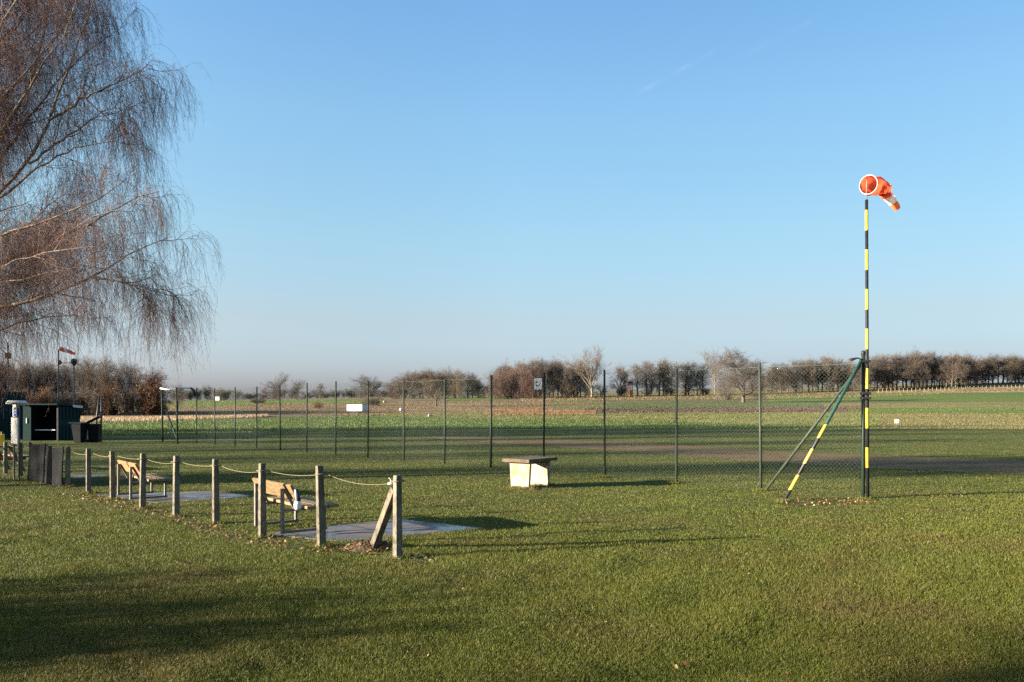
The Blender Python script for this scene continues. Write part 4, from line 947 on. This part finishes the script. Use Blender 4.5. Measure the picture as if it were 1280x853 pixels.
def windsock_mast():
    b = Vector((6.935, 15.60, 0)); e = empty('windsock_mast', b, label='tall yellow and black banded mast with an orange windsock, beside the fence end', cat='windsock')
    top = at_depth(1083.2, 250, 15.6) - b
    bm = bmesh.new(); tube_bm(bm, [Vector((0, 0, -.1)), top * .5, top], [.034, .031, .029], 14); obj('mast', bm, M['mast'], e, smooth=True)
    bm = bmesh.new(); tube_bm(bm, [top - Vector((0, 0, .02)), top + Vector((0, 0, .10)), top + Vector((0.006, 0, .49))], [.012, .011, .008], 8); obj('spindle', bm, M['steel'], e, smooth=True)
    f = at_depth(978.5, 628.5, 15.25); f.z = -.02; f -= b
    t = at_depth(1076.5, 451, 15.58) - b
    bm = bmesh.new(); tube_bm(bm, [f, t], .032, 12); obj('strut', bm, M['strut'], e, smooth=True)
    for row in (452, 492, 498):
        z = EYE + (HOR - row) / FPX * 15.6; bm = bmesh.new(); x = top.x * z / top.z
        box(bm, (x - .03, 0, z), (.17, .11, .045), None, .008); obj('clamp', bm, M['black'], e)
    z = EYE + (HOR - 449) / FPX * 15.6
    bm = bmesh.new(); tube_bm(bm, [(-.08, 0, z - .02), (-.2, 0, z + .02), (-.30, 0, z - .01), (-.37, 0, z - .005)], [.012, .014, .03, .012], 8); obj('clamp_lever', bm, M['black'], e, smooth=True)
    c = lambda px, row, dd: at_depth(px, row, 15.6 + dd) - b
    pts = [c(1085.5, 231, -.1), c(1095, 232.5, .08), c(1104, 236, .16), c(1107, 241, .2), c(1109.5, 245.5, .22), c(1116, 254, .25), c(1122, 261.5, .28)]
    rads = [.178, .168, .145, .112, .098, .080, .060]
    sock(e, pts, rads, [('sock_mouth', 0, 2, M['sock_red']), ('sock_fold', 2, 4, M['sock_red']), ('sock_white_band', 4, 5, M['sock_white']), ('sock_tip', 5, 6, M['sock_orange'])])
    bm = bmesh.new(); ax = (pts[1] - pts[0]).normalized(); a = ax.orthogonal().normalized(); q = ax.cross(a)
    tube_bm(bm, [pts[0] + (a * math.cos(s) + q * math.sin(s)) * .18 for s in np.linspace(0, 2 * math.pi, 33)], .0058, 6, cap=False); obj('hoop', bm, M['shelf'], e, smooth=True)
    ax2 = (pts[3] - pts[2]).normalized(); a = ax2.orthogonal().normalized(); q = ax2.cross(a)
    bm = bmesh.new(); tube_bm(bm, [pts[2] + (a * math.cos(s) + q * math.sin(s)) * .146 for s in np.linspace(0, 2 * math.pi, 29)], .005, 6, cap=False); obj('seam', bm, M['sock_white'], e, smooth=True)
windsock_mast()

# ------------------------------------------------------------------ green shed, bins, poles at the far left
def ribbed_wall(bm, x0, x1, z0, z1, y, pitch=.16, depth=.035):
    """A corrugated wall in the x-z plane, facing -y, with real thickness."""
    n = max(2, int((x1 - x0) / pitch)); P = []
    for k in range(n):
        a = x0 + (x1 - x0) * k / n; w = (x1 - x0) / n
        P += [(a, 0), (a + w * .42, 0), (a + w * .55, depth), (a + w * .87, depth)]
    P.append((x1, 0)); vf = [(bm.verts.new((x, y + q, z0)), bm.verts.new((x, y + q, z1))) for x, q in P]; vb = [(bm.verts.new((x, y + .06, z0)), bm.verts.new((x, y + .06, z1))) for x in (x0, x1)]
    for a, b in zip(vf, vf[1:]): bm.faces.new([a[0], b[0], b[1], a[1]])
    bm.faces.new([vb[1][0], vb[0][0], vb[0][1], vb[1][1]])
    bm.faces.new([v[1] for v in vf] + [vb[1][1], vb[0][1]]); bm.faces.new([v[0] for v in vf][::-1] + [vb[0][0], vb[1][0]])
    bm.faces.new([vf[0][0], vf[0][1], vb[0][1], vb[0][0]]); bm.faces.new([vf[-1][1], vf[-1][0], vb[1][0], vb[1][1]])
def shed():
    D = 42.5; X = lambda px: (px - CX) / FPX * D
    # taller container
    x0, x1 = -31.5, -27.9; c = Vector(((x0 + x1) / 2, D + .9, 0)); e = empty('green_container', c, label='taller dark green container standing behind the open shed', cat='container')
    w = x1 - x0; H = 2.62
    bm = bmesh.new(); ribbed_wall(bm, -w / 2, w / 2, .1, H, 0, .28); obj('front_wall', bm, M['dark_green'], e)
    bm = bmesh.new(); ribbed_wall(bm, -1.2, 1.2, .1, H, 0, .28); bmesh.ops.rotate(bm, cent=(0, 0, 0), matrix=Matrix.Rotation(R(90), 3, 'Z'), verts=bm.verts); bmesh.ops.translate(bm, vec=(w / 2 + .003, 1.28, 0), verts=bm.verts); obj('side_wall', bm, M['dark_green'], e)
    bm = bmesh.new(); box(bm, (0, 1.25, H + .035), (w + .12, 2.55, .07), None, .01); obj('roof', bm, M['dark_green'], e)
    bm = bmesh.new(); box(bm, (0, 1.25, .05), (w + .04, 2.45, .1), None, .01); obj('base_frame', bm, M['black'], e)
    bm = bmesh.new(); box(bm, (w / 2 - .62, -.02, 1.2), (.05, .05, .5), None, .01); obj('door_handle', bm, M['steel'], e)
    # open shed: front to the viewer, ribbed side wall running back
    x1 = -24.02; w = 1.85; c = Vector((x1 - w / 2, D - .15, 0)); e = empty('open_shed', c, label='low dark green shed with open front and ribbed side wall', cat='shed')
    H = 1.93; dp = 2.1; a, b = -w / 2, w / 2; o0 = a + .42; o1 = b - .06
    bm = bmesh.new(); box(bm, ((a + o0) / 2, 0, H / 2), (o0 - a, .06, H)); obj('front_panel', bm, M['dark_green'], e)
    bm = bmesh.new(); box(bm, (b - .02, 0, H / 2), (.08, .07, H), None, .006); obj('corner_post', bm, M['black'], e)
    bm = bmesh.new()
    for z0, z1 in ((.08, .86), (1.2, H - .06)): ribbed_wall(bm, .04, dp, z0, z1, 0, .34, .07)
    box(bm, (dp / 2 + .02, .05, 1.03), (dp - .04, .05, .33))
    bmesh.ops.rotate(bm, cent=(0, 0, 0), matrix=Matrix.Rotation(R(90), 3, 'Z'), verts=bm.verts); bmesh.ops.translate(bm, vec=(b + .05, .002, 0), verts=bm.verts); obj('ribbed_wall', bm, M['dark_green'], e)
    bm = bmesh.new(); box(bm, (0, dp, H / 2), (w, .06, H)); obj('back_wall', bm, M['dark_inside'], e)
    bm = bmesh.new(); box(bm, (a + .03, dp / 2, H / 2), (.06, dp - .07, H)); obj('side_wall', bm, M['dark_inside'], e)
    bm = bmesh.new(); box(bm, (0, dp / 2, .03), (w - .14, dp - .1, .06)); obj('shed_floor', bm, M['dark_inside'], e)
    bm = bmesh.new(); box(bm, (-.02, dp / 2 - .1, H + .0), (w + .25, dp + .36, .07), Matrix.Rotation(R(-2.6), 3, 'X'), .01); obj('roof', bm, M['dark_green'], e)
    bm = bmesh.new(); box(bm, (b + .13, dp - .42, H - .06), (.03, .95, .13), Matrix.Rotation(R(-2.6), 3, 'X'), .004); obj('roof_trim', bm, M['white'], e)
    bm = bmesh.new(); box(bm, ((o0 + o1) / 2 - .1, .4, .62), (o1 - o0 - .3, .3, .05)); obj('shelf', bm, M['shelf'], e)
    bm = bmesh.new(); box(bm, (a + .2, -.045, 1.12), (.05, .03, .28), None, .005); obj('door_handle', bm, M['white'], e)
shed()
def wheelie_bin(px, row, rz, label, lid_open):
    c = at(px, row); c.z = 0; e = empty('wheelie_bin', c, rz, label=label, cat='bin', group='wheelie bins beside the shed')
    bm = bmesh.new(); lo = [bm.verts.new((x, y, .06)) for x, y in ((-.2, -.22), (.2, -.22), (.2, .2), (-.2, .2))]; hi = [bm.verts.new((x, y, .98)) for x, y in ((-.27, -.33), (.27, -.33), (.27, .27), (-.27, .27))]
    bm.faces.new(lo[::-1]); bm.faces.new(hi)
    for k in range(4): bm.faces.new([lo[k], lo[(k + 1) % 4], hi[(k + 1) % 4], hi[k]])
    bmesh.ops.bevel(bm, geom=bm.edges[:], offset=.03, segments=2, affect='EDGES'); obj('body', bm, M['bin'], e)
    bm = bmesh.new(); rot = Matrix.Rotation(R(28 if lid_open else 3), 3, 'Y')
    box(bm, (-.02, -.03, 1.06 + (.14 if lid_open else -.03)), (.68, .70, .06), rot.inverted() if lid_open else rot, .025); obj('lid', bm, M['bin'], e)
    for s in (-.24, .24):
        bm = bmesh.new(); tube_bm(bm, [(s - .03, .24, .1), (s + .03, .24, .1)], .1, 16); obj('wheel', bm, M['black'], e)
    bm = bmesh.new(); tube_bm(bm, [(-.24, .30, .93), (-.24, .36, .96), (.24, .36, .96), (.24, .30, .93)], .016, 8); obj('handle', bm, M['black'], e)
wheelie_bin(118, 553, .2, 'dark wheelie bin with propped open lid beside the shed, farther from the shed wall', True)
wheelie_bin(100, 553.5, -.1, 'dark wheelie bin with closed lid close against the ribbed shed panel', False)
def pole(name, px, row_base, row_top, d, r, label, cat, mat, extra=None):
    b = at_depth(px, row_base, d); b.z = float(terr(b.x, b.y)); H = EYE + (HOR - row_top) / FPX * d - b.z
    e = empty(name, b, label=label, cat=cat); bm = bmesh.new(); tube_bm(bm, [(0, 0, -.1), (0, 0, H * .5), (0, 0, H)], [r, r * .9, r * .7], 10); obj('shaft', bm, mat, e, smooth=True)
    if extra: extra(e, H)
def box_head(e, H):
    bm = bmesh.new(); box(bm, (.06, -.08, H - .95), (.34, .24, .42), None, .03); obj('junction_box', bm, M['black'], e)
def lamp_head(e, H):
    bm = bmesh.new(); tube_bm(bm, [(0, 0, H - .1), (0, 0, H), (0, 0, H + .22), (0, 0, H + .36), (0, 0, H + .42)], [.06, .12, .21, .2, .05], 14); obj('lamp_head', bm, M['black'], e, smooth=True)
    bm = bmesh.new(); box(bm, (-.5, 0, H + .12), (1.0, .05, .05), None, .008); obj('side_arm', bm, M['black'], e)
    bm = bmesh.new(); tube_bm(bm, [(-1.0, 0, H + .0), (-1.0, 0, H + .1), (-1.0, 0, H + .26), (-1.0, 0, H + .32)], [.06, .13, .12, .03], 10); obj('small_lamp', bm, M['black'], e, smooth=True)
def small_sock(e, H):
    pts = [Vector((.22, -.1, H + .02)), Vector((.5, -.1, H - .05)), Vector((.75, -.1, H - .13)), Vector((1.0, -.1, H - .24)), Vector((1.2, -.1, H - .32))]
    sock(e, pts, [.15, .14, .125, .10, .085], [('sock_mouth', 0, 1, M['sock_red']), ('sock_middle', 1, 2, M['sock_white']), ('sock_tip', 2, 4, M['sock_red'])], 14)
    bm = bmesh.new(); tube_bm(bm, [(0, 0, H - .02), (.25, -.1, H + .02)], .02, 6); obj('spindle', bm, M['steel'], e)
pole('utility_pole', 10, 545, 428, 56, .07, 'thin dark pole with a junction box rising behind the taller container', 'pole', M['pole_grey'], box_head)
pole('windsock_mast', 73, 545, 437, 56, .06, 'distant slim mast with a small red and white windsock behind the open shed', 'windsock', M['pole_grey'], small_sock)
pole('lamp_post', 92.5, 545, 456, 56, .065, 'dark lamp post with a round lamp head behind the open shed', 'lamp post', M['pole_grey'], lamp_head)
def leaning_poles():
    b = at(104, 552.5); b.y += 1.5; b.z = 0; k = b.y / FPX
    e = empty('pole_pair', b, label='two thin dark poles leaning together behind the wheelie bins', cat='pole')
    for (a, c_) in ((-5, 2.5), (3, 3.2)):
        bm = bmesh.new(); tube_bm(bm, [(a * k, 0, 0), (c_ * k, .1 * (1 if a > 0 else -1), 57 * k)], .05, 8); obj('pole', bm, M['black'], e, smooth=True)
leaning_poles()

# ------------------------------------------------------------------ small far things
def trailer():
    a = at(432.5, 516.2); D = a.y; k = D / FPX; e = empty('site_trailer', at(443, 516.2), R(-22), label='white box trailer on the far brown meadow', cat='trailer')
    bm = bmesh.new(); box(bm, (0, .8, .85), (3.1, 1.6, 1.15), None, .04); obj('body', bm, M['trailer'], e)
    bm = bmesh.new(); box(bm, (.9, .8, 1.46), (1.2, 1.62, .07), None, .02); obj('roof', bm, M['roof'], e)
    bm = bmesh.new(); box(bm, (0, .8, .24), (3.2, 1.3, .07)); beam(bm, (1.6, .8, .24), (2.7, .8, .3), .08, .08); obj('chassis', bm, M['black'], e)
    for x in (-.25, .45):
        for y in (.08, 1.52):
            bm = bmesh.new(); tube_bm(bm, [(x, y - .08, .16), (x, y + .08, .16)], .24, 16); obj('wheel', bm, M['black'], e)
trailer()
def log_pile(px, row, s, label):
    c = at(px, row); e = empty('white_block', c, random.uniform(0, 1), label=label, cat='block', group=None)
    bm = bmesh.new(); box(bm, (0, 0, s * .4), (s * 1.5, s, s * .8), None, s * .1); obj('body', bm, M['render'], e)
    bm = bmesh.new(); box(bm, (.02, 0, s * .86), (s * 1.3, s * .8, s * .12), None, s * .03); obj('lid', bm, M['shelf'], e)
log_pile(502, 513.6, .5, 'small white block lying on the meadow beyond the trailer')
log_pile(481, 503.5, .6, 'small white block far back on the pasture by the spreading oak')
log_pile(537.5, 521.5, .36, 'small pale block lying before the small lone oak')
def marker(px, row, h, label):
    c = at(px, row); e = empty('field_marker', c, R(-20), label=label, cat='marker')
    bm = bmesh.new(); tube_bm(bm, [(0, 0, -.1), (0, 0, h)], .03, 8); obj('stake', bm, M['steel'], e)
    bm = bmesh.new(); box(bm, (0, -.04, h * .72), (.34, .02, .34), None, .004); obj('plate', bm, M['white'], e)
marker(1121, 532.5, .6, 'small white marker plate on a stake in the stubble field')
def house():
    D = 420; k = D / FPX; x = (274 - CX) * k; e = empty('farm_house', (x, D, float(terr(x, D))), R(-28), label='far white house with a dark pitched roof among dark trees', cat='house')
    bm = bmesh.new(); box(bm, (0, 0, 1.6), (6, 5, 3.4)); obj('wall', bm, M['render'], e)
    bm = bmesh.new(); v = [bm.verts.new(p) for p in ((-3.3, -3, 3.2), (3.3, -3, 3.2), (3.3, 3, 3.2), (-3.3, 3, 3.2), (-3.3, 0, 5.8), (3.3, 0, 5.8))]
    for f in ((0, 1, 5, 4), (2, 3, 4, 5), (1, 2, 5), (3, 0, 4), (3, 2, 1, 0)): bm.faces.new([v[i] for i in f])
    obj('roof', bm, M['roof'], e); e.scale = (.62, .62, .62)
    for xx in (-1.8, 0, 1.8):
        bm = bmesh.new(); box(bm, (xx, -2.51, 1.8), (.9, .06, 1.2)); obj('window', bm, M['glass'], e)
    bm = bmesh.new(); box(bm, (1.4, .8, 5.6), (.6, .6, 1.4)); obj('chimney', bm, M['brick'], e)
house()
def tower():
    D = 372; k = D / FPX; x = (788 - CX) * k; z = float(terr(x, D)); H = EYE + (HOR - 476) * k - z
    e = empty('brick_tower', (x, D, z), R(18), label='slim red brick tower with a pale upper face between the far trees', cat='tower')
    bm = bmesh.new(); box(bm, (0, 0, H * .42), (1.8, 1.8, H * .84), None, .03); obj('wall', bm, M['brick'], e)
    bm = bmesh.new(); box(bm, (0, -.93, H * .55), (1.1, .06, H * .3)); obj('pale_panel', bm, M['white'], e)
    bm = bmesh.new(); v = [bm.verts.new(p) for p in ((-1.05, -1.05, H * .84), (1.05, -1.05, H * .84), (1.05, 1.05, H * .84), (-1.05, 1.05, H * .84), (0, 0, H))]
    for f in ((0, 1, 4), (1, 2, 4), (2, 3, 4), (3, 0, 4), (3, 2, 1, 0)): bm.faces.new([v[i] for i in f])
    obj('roof', bm, M['roof'], e)
tower()
def field_fence(name, pxs, rowf, h, label, pmat, rails, step):
    e = None; prev = None
    for px in np.arange(pxs[0], pxs[1], step):
        p = at(px, rowf(px))
        if e is None: e = empty(name, p, label=label, cat='fence'); o0 = p.copy()
        q = p - o0; bm = bmesh.new(); box(bm, q + Vector((0, 0, h / 2)), (.16, .16, h + .2), None, .02); obj('post', bm, pmat, e)
        if prev is not None and rails:
            for z in rails:
                bm = bmesh.new(); beam(bm, prev + Vector((0, 0, z)), q + Vector((0, 0, z)), .05, .12); obj('rail', bm, pmat, e)
        prev = q
field_fence('hill_fence', (1098, 1330), lambda px: np.interp(px, [1098, 1330], [491.2, 483.5]), 1.7, 'pale post fence on the low hill before the brown wood', M['table_white'], [], 5.2)
field_fence('rail_fence', (694, 882), lambda px: np.interp(px, [694, 882], [499.5, 496.5]), 1.9, 'dark rail fence along the far field under the tree row', M['old_wood'], (.7, 1.7), 11)

# ------------------------------------------------------------------ light, sky, camera
az, el = R(SUN_AZ), R(SUN_EL)
S = Vector((math.sin(az) * math.cos(el), math.cos(az) * math.cos(el), math.sin(el)))
sd = bpy.data.lights.new('sun', 'SUN'); sd.energy = 4.8; sd.angle = R(0.53); sd.color = (1.0, 0.87, 0.70)
so = bpy.data.objects.new('sun', sd); COL.objects.link(so); so.rotation_euler = S.to_track_quat('Z', 'Y').to_euler(); so.location = (-40, -20, 30)
w = bpy.data.worlds.new('World'); SC.world = w; w.use_nodes = True; nt = w.node_tree; bg = nt.nodes['Background']
sky = nt.nodes.new('ShaderNodeTexSky'); sky.sky_type = 'NISHITA'; sky.sun_disc = False
sky.sun_elevation = el; sky.sun_rotation = az; sky.air_density = 1.0; sky.dust_density = 1.6; sky.ozone_density = 4.0
tc = nt.nodes.new('ShaderNodeTexCoord'); sx = nt.nodes.new('ShaderNodeSeparateXYZ'); nt.links.new(tc.outputs['Generated'], sx.inputs[0])
rp = ramp(nt, [(0.0, (.84, .81, 1.15)), (.03, (.87, .79, 1.02)), (.068, (.95, .79, .83)), (.109, (1.06, .80, .70)), (.206, (1.15, .98, .77)), (.339, (1.2, 1.12, .915)), (.45, (1.1, 1.12, 1.0))])
nt.links.new(sx.outputs['Z'], rp.inputs['Fac'])                       # air tint by height above the horizon
mr = nt.nodes.new('ShaderNodeMapRange'); mr.inputs[1].default_value = 0.0; mr.inputs[2].default_value = 0.5; mr.inputs[3].default_value = 1.0; mr.inputs[4].default_value = 0.79
nt.links.new(sx.outputs['X'], mr.inputs[0])
mx = nt.nodes.new('ShaderNodeMix'); mx.data_type = 'RGBA'; mx.blend_type = 'MULTIPLY'; mx.inputs['Factor'].default_value = 1.0
nt.links.new(sky.outputs[0], mx.inputs['A']); nt.links.new(rp.outputs['Color'], mx.inputs['B'])
m2 = nt.nodes.new('ShaderNodeVectorMath'); m2.operation = 'SCALE'; nt.links.new(mx.outputs['Result'], m2.inputs[0]); nt.links.new(mr.outputs[0], m2.inputs['Scale'])
# two thin torn vapour trails, high and very far
def trail(a, b, width, amount, prev):
    A, B = [Vector(((p[0] - CX) / FPX, 1, (HOR - p[1]) / FPX)).normalized() for p in (a, b)]
    nv = A.cross(B).normalized(); mid = (A + B).normalized(); half = math.acos(max(-1, min(1, A.dot(mid))))
    def dot(v):
        n = nt.nodes.new('ShaderNodeVectorMath'); n.operation = 'DOT_PRODUCT'; nt.links.new(tc.outputs['Generated'], n.inputs[0]); n.inputs[1].default_value = v; return n.outputs['Value']
    ab = nt.nodes.new('ShaderNodeMath'); ab.operation = 'ABSOLUTE'; nt.links.new(dot(nv), ab.inputs[0])
    m1 = nt.nodes.new('ShaderNodeMapRange'); m1.interpolation_type = 'SMOOTHSTEP'; m1.inputs[1].default_value = 0; m1.inputs[2].default_value = width; m1.inputs[3].default_value = amount; m1.inputs[4].default_value = 0; nt.links.new(ab.outputs[0], m1.inputs[0])
    m3 = nt.nodes.new('ShaderNodeMapRange'); m3.interpolation_type = 'SMOOTHSTEP'; m3.inputs[1].default_value = math.cos(half * 1.05); m3.inputs[2].default_value = math.cos(half * .55); nt.links.new(dot(mid), m3.inputs[0])
    nz = nt.nodes.new('ShaderNodeTexNoise'); nz.inputs['Scale'].default_value = 45; nz.inputs['Detail'].default_value = 4; nt.links.new(tc.outputs['Generated'], nz.inputs['Vector'])
    m4 = nt.nodes.new('ShaderNodeMapRange'); m4.inputs[1].default_value = .38; m4.inputs[2].default_value = .68; nt.links.new(nz.outputs['Fac'], m4.inputs[0])
    f1 = nt.nodes.new('ShaderNodeMath'); f1.operation = 'MULTIPLY'; nt.links.new(m1.outputs[0], f1.inputs[0]); nt.links.new(m3.outputs[0], f1.inputs[1])
    f2 = nt.nodes.new('ShaderNodeMath'); f2.operation = 'MULTIPLY'; nt.links.new(f1.outputs[0], f2.inputs[0]); nt.links.new(m4.outputs[0], f2.inputs[1])
    ad = nt.nodes.new('ShaderNodeVectorMath'); ad.operation = 'MULTIPLY_ADD'; ad.inputs[1].default_value = (1, 1, 1)
    sc_ = nt.nodes.new('ShaderNodeVectorMath'); sc_.operation = 'SCALE'; sc_.inputs[0].default_value = (.9, .8, .6); nt.links.new(f2.outputs[0], sc_.inputs['Scale'])
    nt.links.new(prev, ad.inputs[0]); nt.links.new(sc_.outputs[0], ad.inputs[2]); return ad.outputs[0]
out = trail((788, 122), (900, 60), .0045, .15, m2.outputs[0])
out = trail((925, 72), (1030, 18), .006, .08, out)
out = trail((195, 152), (275, 157), .006, .12, out)
nt.links.new(out, bg.inputs['Color'])
bg.inputs['Strength'].default_value = 0.075

cd = bpy.data.cameras.new('camera'); cam = bpy.data.objects.new('camera', cd); COL.objects.link(cam); SC.camera = cam
cam.location = (0, 0, EYE); cam.rotation_euler = (R(90), 0, 0); cd.sensor_width = 36; cd.lens = 36 * FPX / 1280; cd.shift_y = (HOR - 426.5) / 1280
cd.clip_start = .1; cd.clip_end = 6000
SC.view_settings.view_transform = 'Standard'; SC.view_settings.look = 'None'; SC.view_settings.gamma = 1; SC.view_settings.use_curve_mapping = False
SC.view_settings.exposure = 2.415
SC.cycles.use_denoising = False
SC.cycles.max_bounces = 6; SC.cycles.transparent_max_bounces = 4
